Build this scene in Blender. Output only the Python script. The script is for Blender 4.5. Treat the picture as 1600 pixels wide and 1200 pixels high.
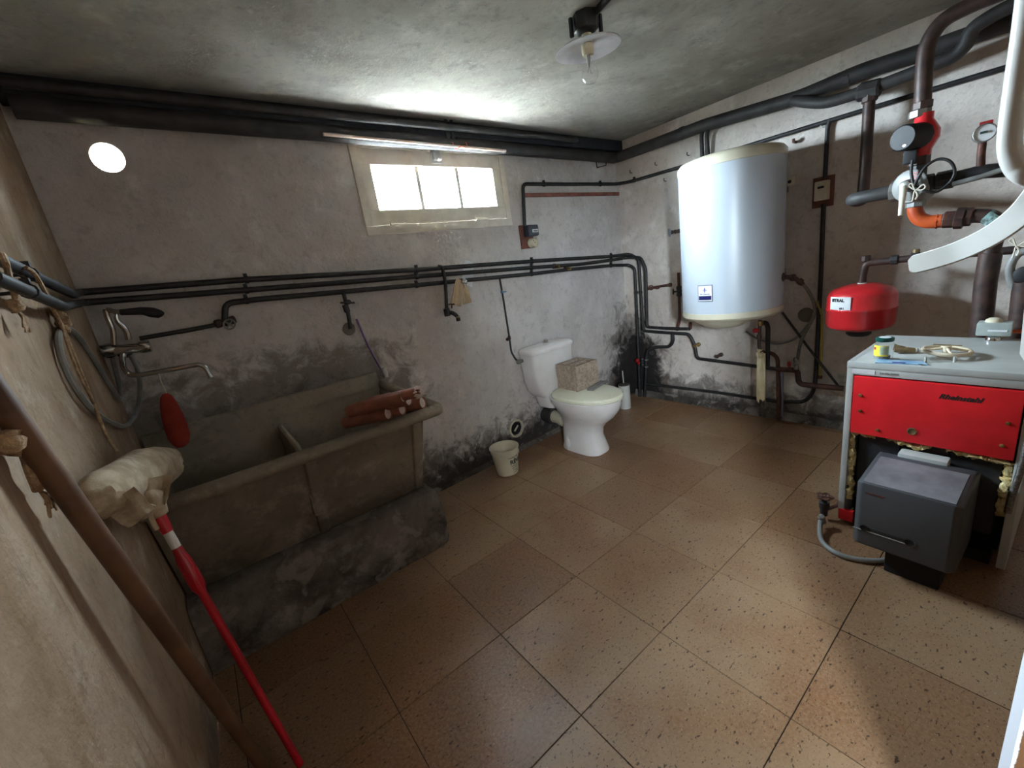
import bpy, bmesh, math, random
from mathutils import Vector, Matrix, noise
random.seed(7)
for o in list(bpy.data.objects): bpy.data.objects.remove(o, do_unlink=True)
SC = bpy.context.scene
COL = SC.collection
PI = math.pi

# ------------------------------------------------------------------ camera
FPX = 654.39
CAM = Vector((-0.58312, -1.51669, 1.27838))
_fw = Vector((0.56408254, 0.78245579, -0.26376852)).normalized()
_rt = Vector((0.77862908, -0.61037816, -0.14551719))
_rt = (_rt - _fw * _rt.dot(_fw)).normalized()
_up = _rt.cross(_fw)
cd = bpy.data.cameras.new('camera'); cd.sensor_width = 36.0; cd.sensor_fit = 'HORIZONTAL'
cd.lens = FPX / 1600 * 36.0; cd.clip_start = 0.02; cd.clip_end = 200
cam = bpy.data.objects.new('camera', cd); COL.objects.link(cam)
cam.matrix_world = Matrix(((_rt.x, _up.x, -_fw.x, CAM.x), (_rt.y, _up.y, -_fw.y, CAM.y), (_rt.z, _up.z, -_fw.z, CAM.z), (0, 0, 0, 1)))
SC.camera = cam

# ------------------------------------------------------------------ world, light, exposure
wd = bpy.data.worlds.new('overcast_daylight'); SC.world = wd; wd.use_nodes = True
bg = wd.node_tree.nodes['Background']
_g = wd.node_tree; _tc = _g.nodes.new('ShaderNodeTexCoord'); _sx = _g.nodes.new('ShaderNodeSeparateXYZ'); _mr = _g.nodes.new('ShaderNodeMapRange'); _mx = _g.nodes.new('ShaderNodeMix'); _mx.data_type = 'RGBA'
_g.links.new(_tc.outputs['Generated'], _sx.inputs[0]); _g.links.new(_sx.outputs[2], _mr.inputs[0]); _mr.inputs[1].default_value = -0.12; _mr.inputs[2].default_value = 0.05
_mx.inputs[6].default_value = (0.06, 0.064, 0.06, 1); _mx.inputs[7].default_value = (0.80, 0.91, 1.0, 1)      # pale ground outside, overcast sky
_g.links.new(_mr.outputs[0], _mx.inputs[0]); _g.links.new(_mx.outputs[2], bg.inputs[0])
bg.inputs[1].default_value = 30.0
SC.view_settings.view_transform = 'Standard'; SC.view_settings.look = 'None'
SC.view_settings.gamma = 1.0; SC.view_settings.use_curve_mapping = False
SC.view_settings.exposure = 4.78

# surveyed planes of the room (metres): floor z=0, right wall x=RX, left wall x=LX, back wall slightly skewed
RX, LX, ZC, FY = 2.48, -0.868, 2.11, -2.36
BA = math.atan(0.0413); BY0 = 0.747
BN = Vector((-math.sin(BA), math.cos(BA), 0))          # outward normal of the back wall
BT = Vector((math.cos(BA), math.sin(BA), 0))           # along the back wall
def ray(px, py): return _rt * ((px - 800) / FPX) - _up * ((py - 600) / FPX) + _fw
def hit(px, py, n, d):
    r = ray(px, py); return CAM + r * ((d - n.dot(CAM)) / n.dot(r))
def B(px, py, off=0.0): return hit(px, py, BN, BY0 * math.cos(BA) - off)
def R(px, py, off=0.0): return hit(px, py, Vector((1, 0, 0)), RX - off)
def L(px, py, off=0.0): return hit(px, py, Vector((-1, 0, 0)), -LX - off)
def Z(px, py, z=0.0): return hit(px, py, Vector((0, 0, 1)), z)
def XX(px, py, x): return hit(px, py, Vector((1, 0, 0)), x)
def YY(px, py, y): return hit(px, py, Vector((0, 1, 0)), y)
def back_y(x): return BY0 + 0.0413 * x

def portal(name, mat, sx, sy):
    l = bpy.data.lights.new(name, 'AREA'); l.shape = 'RECTANGLE'; l.size = sx; l.size_y = sy; l.energy = 1.0
    l.cycles.is_portal = True
    o = bpy.data.objects.new(name, l); COL.objects.link(o); o.matrix_world = mat; return o
def look_mat(loc, d):
    q = Vector(d).to_track_quat('-Z', 'Y'); return Matrix.Translation(loc) @ q.to_matrix().to_4x4()
_wc = BT * 0.775 + Vector((0, BY0, 1.785)) + BN * 0.27
portal('window_daylight_portal', look_mat(_wc, -BN), 1.0, 0.46)
PWY0, PWY1, PWZ0, PWZ1 = -2.56, -2.16, 1.22, 1.60      # unseen side window added behind the camera for fill light
portal('fill_window_portal', look_mat(Vector((LX - 0.21, (PWY0 + PWY1) / 2, (PWZ0 + PWZ1) / 2)), (1, 0, 0)), PWY1 - PWY0, PWZ1 - PWZ0)

# ------------------------------------------------------------------ materials
def S(r, g, b):
    f = lambda c: (c / 255 / 12.92) if c / 255 <= 0.04045 else ((c / 255 + 0.055) / 1.055) ** 2.4
    return (f(r), f(g), f(b), 1)
class NT:
    def __init__(s, name):
        s.m = bpy.data.materials.new(name); s.m.use_nodes = True; s.t = s.m.node_tree; s.t.nodes.clear()
        s.out = s.t.nodes.new('ShaderNodeOutputMaterial'); s.b = s.t.nodes.new('ShaderNodeBsdfPrincipled')
        s.t.links.new(s.b.outputs[0], s.out.inputs[0]); s._c = {}
    def n(s, ty, **kw):
        x = s.t.nodes.new(ty)
        for k, v in kw.items(): setattr(x, k, v)
        return x
    def l(s, a, b): s.t.links.new(a, b)
    def set(s, sock, v):
        if isinstance(v, bpy.types.NodeSocket): s.l(v, sock)
        else: sock.default_value = v
    def coord(s, kind):
        if kind not in s._c:
            if kind == 'world': s._c[kind] = s.n('ShaderNodeNewGeometry').outputs['Position']
            else: s._c[kind] = s.n('ShaderNodeTexCoord').outputs['Object']
        return s._c[kind]
    def mapped(s, kind, scale=(1, 1, 1), loc=(0, 0, 0)):
        m = s.n('ShaderNodeMapping'); s.l(s.coord(kind), m.inputs[0]); m.inputs['Scale'].default_value = scale; s.set(m.inputs['Location'], loc)
        return m.outputs[0]
    def noise(s, vec, scale, detail=6, rough=0.6, dist=0.0):
        x = s.n('ShaderNodeTexNoise'); s.l(vec, x.inputs['Vector']); x.inputs['Scale'].default_value = scale
        x.inputs['Detail'].default_value = detail; x.inputs['Roughness'].default_value = rough; x.inputs['Distortion'].default_value = dist
        return x.outputs[0]
    def ramp(s, fac, a, b, va=0.0, vb=1.0):
        x = s.n('ShaderNodeMapRange'); s.set(x.inputs[0], fac); x.inputs[1].default_value = a; x.inputs[2].default_value = b
        x.inputs[3].default_value = va; x.inputs[4].default_value = vb; x.interpolation_type = 'SMOOTHSTEP'
        return x.outputs[0]
    def math(s, op, a, b=0.0, c=0.0):
        x = s.n('ShaderNodeMath', operation=op); s.set(x.inputs[0], a); s.set(x.inputs[1], b); s.set(x.inputs[2], c); return x.outputs[0]
    def mix(s, fac, a, b, blend='MIX'):
        x = s.n('ShaderNodeMix', data_type='RGBA', blend_type=blend); s.set(x.inputs[0], fac); s.set(x.inputs[6], a); s.set(x.inputs[7], b); return x.outputs[2]
    def sep(s, vec):
        x = s.n('ShaderNodeSeparateXYZ'); s.l(vec, x.inputs[0]); return x.outputs
    def bump(s, h, strength, dist=0.01):
        x = s.n('ShaderNodeBump'); s.l(h, x.inputs['Height']); x.inputs['Strength'].default_value = strength; x.inputs['Distance'].default_value = dist
        s.l(x.outputs[0], s.b.inputs['Normal'])
    def col(s, v): s.set(s.b.inputs['Base Color'], v)
    def rough(s, v): s.set(s.b.inputs['Roughness'], v)
MAT = {}
def simple(name, c, rough=0.5, metal=0.0, c2=None, scale=12.0, bump=0.0, kind='obj', spec=0.5, coat=0.0, lo=0.35, hi=0.65, bscale=None):
    k = NT(name)
    if c2 is None: c2 = tuple(x * 0.8 for x in c[:3]) + (1,)
    v = k.mapped(kind); f = k.noise(v, scale)
    k.col(k.mix(k.ramp(f, lo, hi), c, c2)); k.rough(rough)
    k.b.inputs['Metallic'].default_value = metal; k.b.inputs['Specular IOR Level'].default_value = spec
    k.b.inputs['Coat Weight'].default_value = coat
    if bump: k.bump(k.noise(v, bscale or scale * 4), bump, 0.004)
    MAT[name] = k.m; return k.m

def plaster(name, c1, c2, c3, stains=(), streak=0.0, seed=0.0, patches=None, bumps=0.5):
    """old rough render: blotches of three tones, trowel relief, and stains with their own ragged outline"""
    k = NT(name); P = k.mapped('world', loc=(seed, seed * 1.7, seed * 0.6))
    big = k.noise(P, 1.6, 8, 0.62, 0.4); mid = k.noise(P, 6.5, 8, 0.65); fine = k.noise(P, 60, 4, 0.6)
    c = k.mix(k.ramp(big, 0.36, 0.64), c1, c2)
    c = k.mix(k.ramp(mid, 0.52, 0.75), c, c3)
    c = k.mix(k.ramp(k.noise(P, 17, 8, 0.72, 0.3), 0.50, 0.68, 0, 0.45), c, tuple(x * 0.62 for x in c2[:3]) + (1,))
    c = k.mix(k.ramp(k.noise(k.mapped('world', (2.2, 2.2, 1.0), (seed, 1, 0)), 9, 7, 0.75, 0.8), 0.60, 0.70, 0, 0.40), c, tuple(x * 0.50 for x in c2[:3]) + (1,))
    c = k.mix(k.ramp(fine, 0.55, 0.78, 0, 0.5), c, tuple(x * 0.5 for x in c1[:3]) + (1,))
    c = k.mix(k.ramp(k.noise(P, 30, 6, 0.7), 0.62, 0.74, 0, 0.35), c, tuple(min(1, x * 1.35) for x in c3[:3]) + (1,))
    if streak:
        st = k.noise(k.mapped('world', (3.0, 5.0, 0.7), (seed, 3, 1)), 3.0, 5, 0.6, 0.8)
        c = k.mix(k.ramp(st, 0.52, 0.66, 0, streak), c, (c1[0] * .62, c1[1] * .52, c1[2] * .38, 1))
        st2 = k.noise(k.mapped('world', (4.0, 6.0, 0.9), (seed + 4, 1, 1)), 5.0, 7, 0.7, 1.2)
        c = k.mix(k.ramp(st2, 0.58, 0.70, 0, 0.35), c, tuple(x * 0.42 for x in c2[:3]) + (1,))
    xyz = k.sep(k.coord('world'))
    for (axis, a, b, colr, amt, nscale, thr) in stains:      # stain fades out between coordinate a and b, broken up by noise
        g = k.ramp(xyz[axis], a, b, 1.0, 0.0)
        for extra in thr[1:]:
            g = k.math('MULTIPLY', g, k.ramp(xyz[extra[0]], extra[1], extra[2], 0.0, 1.0))
        nn = k.noise(P, nscale, 8, 0.7, 0.6)
        m = k.ramp(k.math('ADD', k.math('MULTIPLY', g, thr[0]), nn), 0.72, 0.95, 0, amt)
        c = k.mix(m, c, colr)
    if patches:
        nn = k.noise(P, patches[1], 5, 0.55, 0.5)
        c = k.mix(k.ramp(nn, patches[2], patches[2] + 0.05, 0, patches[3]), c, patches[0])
    k.col(c); k.rough(0.9); k.b.inputs['Specular IOR Level'].default_value = 0.2
    h = k.math('ADD', k.math('MULTIPLY', mid, 1.0), k.math('MULTIPLY', fine, 0.25))
    k.bump(k.math('ADD', h, big), bumps, 0.02)
    MAT[name] = k.m; return k.m

plaster('plaster_back', S(208, 201, 198), S(188, 180, 176), S(216, 210, 206),
        stains=[(2, 0.0, 0.62, S(74, 66, 62), 0.75, 11.0, (0.50,)), (2, 0.0, 0.36, S(46, 41, 39), 0.85, 16.0, (0.52,)),
                (2, 0.1, 1.5, S(96, 86, 80), 0.8, 7.0, (0.55, (0, 1.75, 2.45))), (2, 0.05, 1.05, S(34, 30, 29), 0.92, 9.0, (0.66, (0, 2.0, 2.42))),
                (2, 0.75, 1.45, S(104, 92, 82), 0.75, 8.0, (0.55, (0, 0.75, 0.0))), (2, 0.7, 1.1, S(66, 58, 50), 0.6, 12.0, (0.5, (0, 0.35, -0.2)))], seed=2.0, patches=(S(214, 208, 206), 3.0, 0.7, 0.5))
plaster('plaster_right', S(212, 203, 196), S(190, 178, 169), S(222, 215, 209),
        stains=[(2, 0.0, 0.55, S(84, 74, 67), 0.75, 9.0, (0.50,)), (2, 0.0, 0.2, S(52, 46, 42), 0.8, 14.0, (0.5,)),
                (2, 0.1, 1.4, S(86, 76, 70), 0.8, 7.0, (0.55, (1, 0.1, 0.75))), (2, 0.2, 1.0, S(34, 30, 29), 0.95, 9.0, (0.70, (1, 0.32, 0.75)))], seed=5.0, patches=(S(206, 199, 193), 2.4, 0.64, 0.6))
plaster('plaster_left', S(166, 144, 123), S(138, 113, 90), S(180, 162, 142),
        stains=[(2, 0.0, 0.3, S(70, 62, 52), 0.6, 4.0, (0.4,))], streak=0.55, seed=9.0)
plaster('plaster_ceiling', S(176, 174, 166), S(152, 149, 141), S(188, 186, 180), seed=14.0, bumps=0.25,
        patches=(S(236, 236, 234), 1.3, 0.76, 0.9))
plaster('plaster_hall', S(150, 140, 128), S(130, 120, 110), S(160, 150, 140), seed=20.0)
plaster('dark_beam', S(58, 60, 66), S(44, 46, 52), S(70, 72, 78), seed=24.0, bumps=0.3)
plaster('concrete_trough', S(146, 135, 121), S(120, 110, 97), S(162, 152, 139), seed=31.0, bumps=0.25,
        stains=[(2, 0.3, 0.62, S(74, 66, 56), 0.6, 5.0, (0.35,))])
plaster('masonry_base', S(124, 114, 106), S(72, 64, 58), S(150, 140, 134), seed=37.0, bumps=0.8, patches=(S(142, 132, 126), 7.0, 0.56, 0.6),
        stains=[(2, 0.0, 0.5, S(40, 36, 33), 0.85, 5.5, (0.30,))])

def floor_tile():
    k = NT('floor_tile'); rnd = k.n('ShaderNodeObjectInfo').outputs['Random']
    off = k.n('ShaderNodeCombineXYZ'); k.l(k.math('MULTIPLY', rnd, 37.0), off.inputs[0]); k.l(k.math('MULTIPLY', rnd, 91.0), off.inputs[1])
    P = k.mapped('world', loc=(0, 0, 0)); m = k.t.nodes[-1]
    va = k.n('ShaderNodeVectorMath', operation='ADD'); k.l(k.coord('world'), va.inputs[0]); k.l(off.outputs[0], va.inputs[1]); P = va.outputs[0]
    base = k.mix(k.ramp(rnd, 0.1, 0.9), S(124, 90, 63), S(146, 118, 91))
    big = k.noise(k.coord('world'), 2.2, 6, 0.6)
    c = k.mix(k.ramp(big, 0.42, 0.66, 0, 0.8), base, S(122, 84, 56))
    c = k.mix(k.ramp(k.noise(P, 110, 5, 0.75), 0.42, 0.62, 0, 0.5), c, S(156, 128, 101))
    ms = k.n('ShaderNodeMapping'); k.l(P, ms.inputs[0]); ms.inputs['Rotation'].default_value = (0, 0, 0.5); ms.inputs['Scale'].default_value = (1, 2.0, 1)
    sp = k.noise(ms.outputs[0], 46, 2, 0.5)
    c = k.mix(k.ramp(sp, 0.64, 0.69, 0, 0.9), c, S(56, 38, 26))
    sp2 = k.noise(ms.outputs[0], 95, 2, 0.5)
    c = k.mix(k.ramp(sp2, 0.62, 0.68, 0, 0.7), c, S(70, 48, 32))
    c = k.mix(k.ramp(k.noise(P, 150, 2, 0.5), 0.70, 0.74, 0, 0.5), c, S(214, 196, 170))
    k.col(c)
    k.rough(k.ramp(k.noise(k.coord('world'), 3.0, 6, 0.65), 0.35, 0.65, 0.30, 0.52)); k.b.inputs['Specular IOR Level'].default_value = 0.45
    k.bump(k.noise(P, 70, 4, 0.6), 0.06, 0.003); MAT['floor_tile'] = k.m
floor_tile()
simple('grout', S(62, 46, 36), 0.95)
simple('cream_paint', S(224, 216, 202), 0.5, c2=S(208, 199, 184), scale=9, bump=0.05)
simple('window_metal', S(200, 200, 198), 0.4, 0.3)
simple('black_pipe', S(50, 49, 50), 0.5, 0.2, c2=S(34, 32, 33), scale=20, bump=0.15)
simple('brown_pipe', S(78, 58, 52), 0.5, 0.15, c2=S(52, 40, 38), scale=14, bump=0.15)
simple('rust_pipe', S(96, 56, 44), 0.6, 0.15, c2=S(58, 40, 36), scale=22, bump=0.25)
simple('insulated_pipe', S(62, 60, 60), 0.6, 0.0, c2=S(44, 42, 42), scale=10, bump=0.2)
simple('steel', S(158, 156, 152), 0.5, 0.7, c2=S(132, 128, 122), scale=18)
simple('chrome', S(222, 224, 226), 0.12, 1.0, c2=S(200, 202, 204))
simple('braided_steel', S(150, 146, 140), 0.38, 0.8, c2=S(96, 94, 90), scale=180, bump=0.4)
simple('brass', S(176, 150, 98), 0.35, 0.8, c2=S(120, 96, 60), scale=20)
simple('copper_tint', S(214, 178, 158), 0.3, 0.5, c2=S(190, 186, 186), scale=6)
simple('red_enamel', S(206, 40, 46), 0.3, c2=S(184, 34, 40), scale=5, coat=0.3)
simple('red_panel', S(232, 34, 44), 0.38, c2=S(212, 30, 38), scale=6, bump=0.03)
simple('red_handle', S(170, 28, 32), 0.45)
simple('red_plastic', S(180, 20, 38), 0.3, c2=S(160, 16, 32))
simple('heater_white', S(176, 184, 194), 0.34, c2=S(171, 180, 190), scale=3)
simple('heater_cream', S(200, 193, 172), 0.35, c2=S(190, 182, 160), scale=4)
simple('porcelain', S(232, 228, 228), 0.12, c2=S(220, 214, 211), scale=4, coat=0.5)
simple('seat_cream', S(232, 232, 212), 0.2, c2=S(226, 224, 200), scale=5, coat=0.3)
simple('bucket_plastic', S(222, 214, 192), 0.4, c2=S(212, 202, 178))
simple('print_green', S(24, 56, 48), 0.5)
simple('print_pale_green', S(120, 142, 128), 0.5)
simple('print_black', S(26, 24, 26), 0.5)
simple('print_red_dim', S(126, 62, 56), 0.6)
simple('print_navy', S(26, 30, 92), 0.35)
simple('print_blue', S(60, 66, 150), 0.4)
simple('silver_frame', S(140, 146, 164), 0.35, 0.5)
simple('white_paper', S(226, 228, 230), 0.6, c2=S(214, 216, 220))
simple('casing_grey', S(188, 190, 188), 0.45, c2=S(174, 176, 173), scale=6, bump=0.02)
simple('cast_iron', S(54, 55, 60), 0.7, c2=S(40, 40, 44), scale=16, bump=0.25)
simple('soot_shade_black', S(22, 20, 20), 0.85)
simple('insulation', S(226, 210, 160), 0.95, c2=S(196, 170, 110), scale=40, bump=0.8)
simple('burner_grey', S(68, 70, 74), 0.5, c2=S(60, 62, 66), scale=5, bump=0.04)
simple('burner_top_dust_lit', S(120, 118, 122), 0.75, c2=S(98, 96, 100), scale=9)
simple('black_rubber', S(34, 34, 35), 0.55, c2=S(26, 26, 27))
simple('grey_hose', S(138, 138, 136), 0.4, c2=S(116, 116, 114))
simple('black_plastic', S(36, 36, 40), 0.6)
simple('blue_black', S(52, 54, 64), 0.4)
simple('brown_board', S(124, 76, 62), 0.7, c2=S(96, 60, 52), scale=18, bump=0.2)
simple('red_wood', S(146, 84, 70), 0.75, c2=S(112, 70, 62), scale=26, bump=0.3)
simple('ivory_plastic', S(220, 212, 190), 0.35, c2=S(206, 196, 170))
simple('orange_pipe', S(206, 92, 44), 0.45, c2=S(176, 72, 34), scale=10)
simple('teal_paint', S(150, 190, 188), 0.6, c2=S(92, 96, 92), scale=26, lo=0.45, hi=0.6)
simple('terracotta', S(136, 82, 62), 0.75, c2=S(112, 66, 52), scale=12, bump=0.15)
simple('tube_end', S(196, 176, 170), 0.7, c2=S(176, 152, 146))
simple('cinder', S(176, 158, 142), 0.95, c2=S(142, 124, 108), scale=70, bump=0.5, bscale=200)
simple('rag', S(214, 194, 164), 0.95, c2=S(190, 164, 132), scale=10, bump=0.5, bscale=120)
simple('rag_pale', S(190, 172, 148), 0.95, c2=S(150, 130, 106), scale=14, bump=0.6, bscale=60)
simple('rag_yellow', S(226, 212, 176), 0.95, c2=S(206, 190, 150), scale=8, bump=0.5, bscale=120)
simple('rope', S(178, 150, 118), 0.95, c2=S(140, 112, 84), scale=60, bump=0.8)
simple('wood_pole', S(104, 72, 48), 0.6, c2=S(78, 52, 36), scale=9, bump=0.15)
simple('white_plastic', S(200, 198, 193), 0.25, c2=S(194, 191, 185), coat=0.2)
simple('purple_plastic', S(120, 92, 140), 0.35)
simple('sponge_red', S(156, 52, 34), 0.9, c2=S(126, 30, 26), scale=6, bump=0.6, bscale=140)
simple('enamel_shade', S(222, 222, 228), 0.25)
simple('black_enamel', S(40, 40, 42), 0.4)
simple('jar_lid', S(20, 80, 74), 0.35)
simple('label_yellow', S(240, 222, 70), 0.5, c2=S(232, 210, 60))
simple('label_pale', S(208, 222, 186), 0.5)
simple('label_red', S(206, 50, 56), 0.5)
simple('card_blue', S(170, 204, 226), 0.35, c2=S(120, 166, 206), scale=18)
simple('cream_metal', S(224, 210, 186), 0.45, c2=S(206, 188, 160))
simple('olive_brass', S(150, 128, 92), 0.5, 0.4, c2=S(96, 78, 58), scale=24)
simple('grey_box', S(168, 176, 172), 0.45)
simple('yellow_pipe', S(176, 160, 70), 0.5)
simple('blue_tape', S(90, 130, 160), 0.5)
simple('door_brown', S(110, 74, 48), 0.6, c2=S(88, 56, 36), scale=7, bump=0.15)
simple('straw_string', S(214, 206, 190), 0.9)
simple('table_wood', S(150, 112, 76), 0.6, c2=S(126, 92, 60), scale=7)
simple('dark_collar', S(58, 54, 52), 0.7)
simple('grey_board', S(128, 122, 122), 0.7)
simple('damp_disc', S(112, 104, 92), 0.85)
def glassy(name, tint=(1, 1, 1, 1), refl=0.08):
    k = NT(name); k.t.nodes.remove(k.b)
    tr = k.n('ShaderNodeBsdfTransparent'); tr.inputs[0].default_value = tint
    gl = k.n('ShaderNodeBsdfGlossy'); gl.inputs['Roughness'].default_value = 0.03
    fr = k.n('ShaderNodeLayerWeight'); fr.inputs[0].default_value = 0.5
    fac = k.math('MULTIPLY_ADD', k.math('POWER', fr.outputs['Facing'], 4.0), 0.55, 0.04)
    mx = k.n('ShaderNodeMixShader'); k.l(fac, mx.inputs[0]); k.l(tr.outputs[0], mx.inputs[1]); k.l(gl.outputs[0], mx.inputs[2])
    k.l(mx.outputs[0], k.out.inputs[0]); MAT[name] = k.m
glassy('pane_glass', (0.93, 0.95, 0.95, 1)); glassy('dimming_glass', (0.64, 0.67, 0.68, 1)); glassy('bulb_glass', (0.97, 0.97, 0.97, 1)); glassy('jar_glass', (0.98, 0.99, 0.98, 1))  # darker tint of the main window added to dim its daylight
def painted_door():
    k = NT('door_edge_paint'); xyz = k.sep(k.coord('obj'))
    n = k.noise(k.mapped('obj', (1, 1, 0.5)), 60, 5, 0.7)
    e = k.math('ADD', xyz[0], k.math('MULTIPLY', n, 0.012))
    k.col(k.mix(k.ramp(e, 0.009, 0.011), S(222, 224, 232), S(104, 70, 44))); k.rough(0.55); MAT['door_edge_paint'] = k.m
painted_door()

# ------------------------------------------------------------------ mesh helpers
class MB:
    def __init__(s): s.v = []; s.f = []
    def add(s, vs, fs):
        o = len(s.v); s.v += [Vector(v) for v in vs]; s.f += [tuple(i + o for i in f) for f in fs]; return s
    def box(s, c, size, rot=None, M=None):
        hx, hy, hz = size[0] / 2, size[1] / 2, size[2] / 2; c = Vector(c)
        vs = [Vector((x * hx, y * hy, z * hz)) for x in (-1, 1) for y in (-1, 1) for z in (-1, 1)]
        if rot is not None: vs = [rot @ v for v in vs]
        vs = [v + c for v in vs]
        if M is not None: vs = [M @ v for v in vs]
        return s.add(vs, [(0, 1, 3, 2), (4, 6, 7, 5), (0, 4, 5, 1), (2, 3, 7, 6), (0, 2, 6, 4), (1, 5, 7, 3)])
    def loft(s, rings, caps=True, closed=True):
        n = len(rings[0]); vs = [p for r in rings for p in r]; fs = []
        for i in range(len(rings) - 1):
            for j in range(n if closed else n - 1):
                k = (j + 1) % n; fs.append((i * n + j, i * n + k, (i + 1) * n + k, (i + 1) * n + j))
        if caps and closed:
            fs.append(tuple(range(n - 1, -1, -1))); fs.append(tuple((len(rings) - 1) * n + j for j in range(n)))
        return s.add(vs, fs)
    def tube(s, pts, r, n=10, caps=True):
        pts = [Vector(p) for p in pts]; rings = []; u = None
        for i, p in enumerate(pts):
            d = (pts[min(i + 1, len(pts) - 1)] - pts[max(i - 1, 0)])
            if d.length < 1e-9: d = Vector((0, 0, 1))
            d.normalize()
            if u is None: u = d.orthogonal().normalized()
            else:
                u = u - d * u.dot(d); u = u.normalized() if u.length > 1e-6 else d.orthogonal().normalized()
            w = d.cross(u); rr = r[i] if isinstance(r, (list, tuple)) else r
            rings.append([p + (u * math.cos(2 * PI * j / n) + w * math.sin(2 * PI * j / n)) * rr for j in range(n)])
        return s.loft(rings, caps)
    def lathe(s, prof, c=(0, 0, 0), axis=(0, 0, 1), n=24, caps=True):
        q = Vector((0, 0, 1)).rotation_difference(Vector(axis)).to_matrix(); c = Vector(c)
        rings = [[c + q @ Vector((r * math.cos(2 * PI * j / n), r * math.sin(2 * PI * j / n), z)) for j in range(n)] for r, z in prof]
        return s.loft(rings, caps)
    def prism(s, poly, d, M):
        a = [M @ Vector((x, y, 0)) for x, y in poly]; b = [M @ Vector((x, y, d)) for x, y in poly]
        return s.loft([a, b])
    def xform(s, M): s.v = [M @ v for v in s.v]; return s
def fil(pts, rad=0.03, seg=5):
    """round the corners of a polyline"""
    pts = [Vector(p) for p in pts]; out = [pts[0]]
    for a, b, c in zip(pts, pts[1:], pts[2:]):
        d1, d2 = (a - b), (c - b); r = min(rad, d1.length * 0.49, d2.length * 0.49)
        p, q = b + d1.normalized() * r, b + d2.normalized() * r
        for i in range(seg + 1):
            t = i / seg; out.append(p * (1 - t) ** 2 + b * 2 * t * (1 - t) + q * t * t)
    out.append(pts[-1]); return out
def smooth_path(pts, k=6):
    pts = [Vector(p) for p in pts]; out = []
    for i in range(len(pts) - 1):
        p0, p1, p2, p3 = pts[max(i - 1, 0)], pts[i], pts[i + 1], pts[min(i + 2, len(pts) - 1)]
        for j in range(k):
            t = j / k
            out.append(0.5 * ((2 * p1) + (p2 - p0) * t + (2 * p0 - 5 * p1 + 4 * p2 - p3) * t * t + (3 * p1 - p0 - 3 * p2 + p3) * t ** 3))
    out.append(pts[-1]); return out
WM = {}
def to_mesh(name, mb, smooth, bevel, auto=40):
    me = bpy.data.meshes.new(name); me.from_pydata([tuple(v) for v in mb.v], [], mb.f)
    bm = bmesh.new(); bm.from_mesh(me)
    bmesh.ops.recalc_face_normals(bm, faces=bm.faces)
    if bevel:
        es = [e for e in bm.edges if len(e.link_faces) == 2 and e.calc_face_angle(0) > 0.6]
        bmesh.ops.bevel(bm, geom=es, offset=bevel, segments=2, profile=0.6, affect='EDGES', clamp_overlap=True)
    if smooth:
        for f in bm.faces: f.smooth = True
        for e in bm.edges:
            if len(e.link_faces) == 2 and e.calc_face_angle(0) > math.radians(auto): e.smooth = False
    bm.to_mesh(me); bm.free(); return me
def obj(name, mb, mat, parent=None, smooth=True, bevel=0.0, local=False, auto=40):
    """one mesh object; vertices are world coordinates unless local; top-level objects get their origin at their base"""
    if parent is not None:
        M = WM[parent.name]
        if not local:
            Mi = M.inverted(); mb.v = [Mi @ v for v in mb.v]
        o = bpy.data.objects.new(name, to_mesh(name, mb, smooth, bevel, auto)); COL.objects.link(o); o.parent = parent; WM[o.name] = M
    else:
        lo = Vector([min(v[i] for v in mb.v) for i in range(3)]); hi = Vector([max(v[i] for v in mb.v) for i in range(3)])
        c = Vector(((lo.x + hi.x) / 2, (lo.y + hi.y) / 2, lo.z)); mb.v = [v - c for v in mb.v]
        o = bpy.data.objects.new(name, to_mesh(name, mb, smooth, bevel, auto)); COL.objects.link(o); o.location = c; WM[o.name] = Matrix.Translation(c)
    o.data.materials.append(MAT[mat]); return o
def tag(o, label, cat, group=None, kind=None):
    o['label'] = label; o['category'] = cat
    if group: o['group'] = group
    if kind: o['kind'] = kind
    return o
def thing(name, label, cat, loc=(0, 0, 0), rotz=0.0, group=None):
    o = bpy.data.objects.new(name, None); COL.objects.link(o); o.empty_display_size = 0.05
    o.location = loc; o.rotation_euler = (0, 0, rotz); WM[o.name] = Matrix.Translation(Vector(loc)) @ Matrix.Rotation(rotz, 4, 'Z')
    return tag(o, label, cat, group)
def struct(o): o['kind'] = 'structure'; return o
def text_mb(s, size, shear=0.0, bold=0.0, extrude=0.0006, align='LEFT'):
    cu = bpy.data.curves.new('lettering', 'FONT'); cu.body = s; cu.size = size; cu.shear = shear; cu.offset = bold; cu.extrude = extrude
    cu.align_x = align; cu.resolution_u = 3
    t = bpy.data.objects.new('lettering', cu); COL.objects.link(t)
    dg = bpy.context.evaluated_depsgraph_get(); me = bpy.data.meshes.new_from_object(t.evaluated_get(dg))
    mb = MB(); mb.v = [v.co.copy() for v in me.vertices]; mb.f = [tuple(p.vertices) for p in me.polygons]
    bpy.data.objects.remove(t); bpy.data.curves.remove(cu); bpy.data.meshes.remove(me); return mb
def frame_mat(o, x, y):
    x = Vector(x).normalized(); z = x.cross(Vector(y)).normalized(); y = z.cross(x)
    return Matrix(((x.x, y.x, z.x, o[0]), (x.y, y.y, z.y, o[1]), (x.z, y.z, z.z, o[2]), (0, 0, 0, 1)))
def sell(cx, cy, z, rx, ryf, ryb, n=32, p=2.4):
    """superellipse ring; front (-y) and back (+y) half-lengths may differ"""
    out = []
    for j in range(n):
        a = 2 * PI * j / n; ca, sa = math.cos(a), math.sin(a)
        x = math.copysign(abs(ca) ** (2 / p), ca) * rx; y = math.copysign(abs(sa) ** (2 / p), sa) * (ryb if sa > 0 else ryf)
        out.append(Vector((cx + x, cy + y, z)))
    return out
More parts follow.
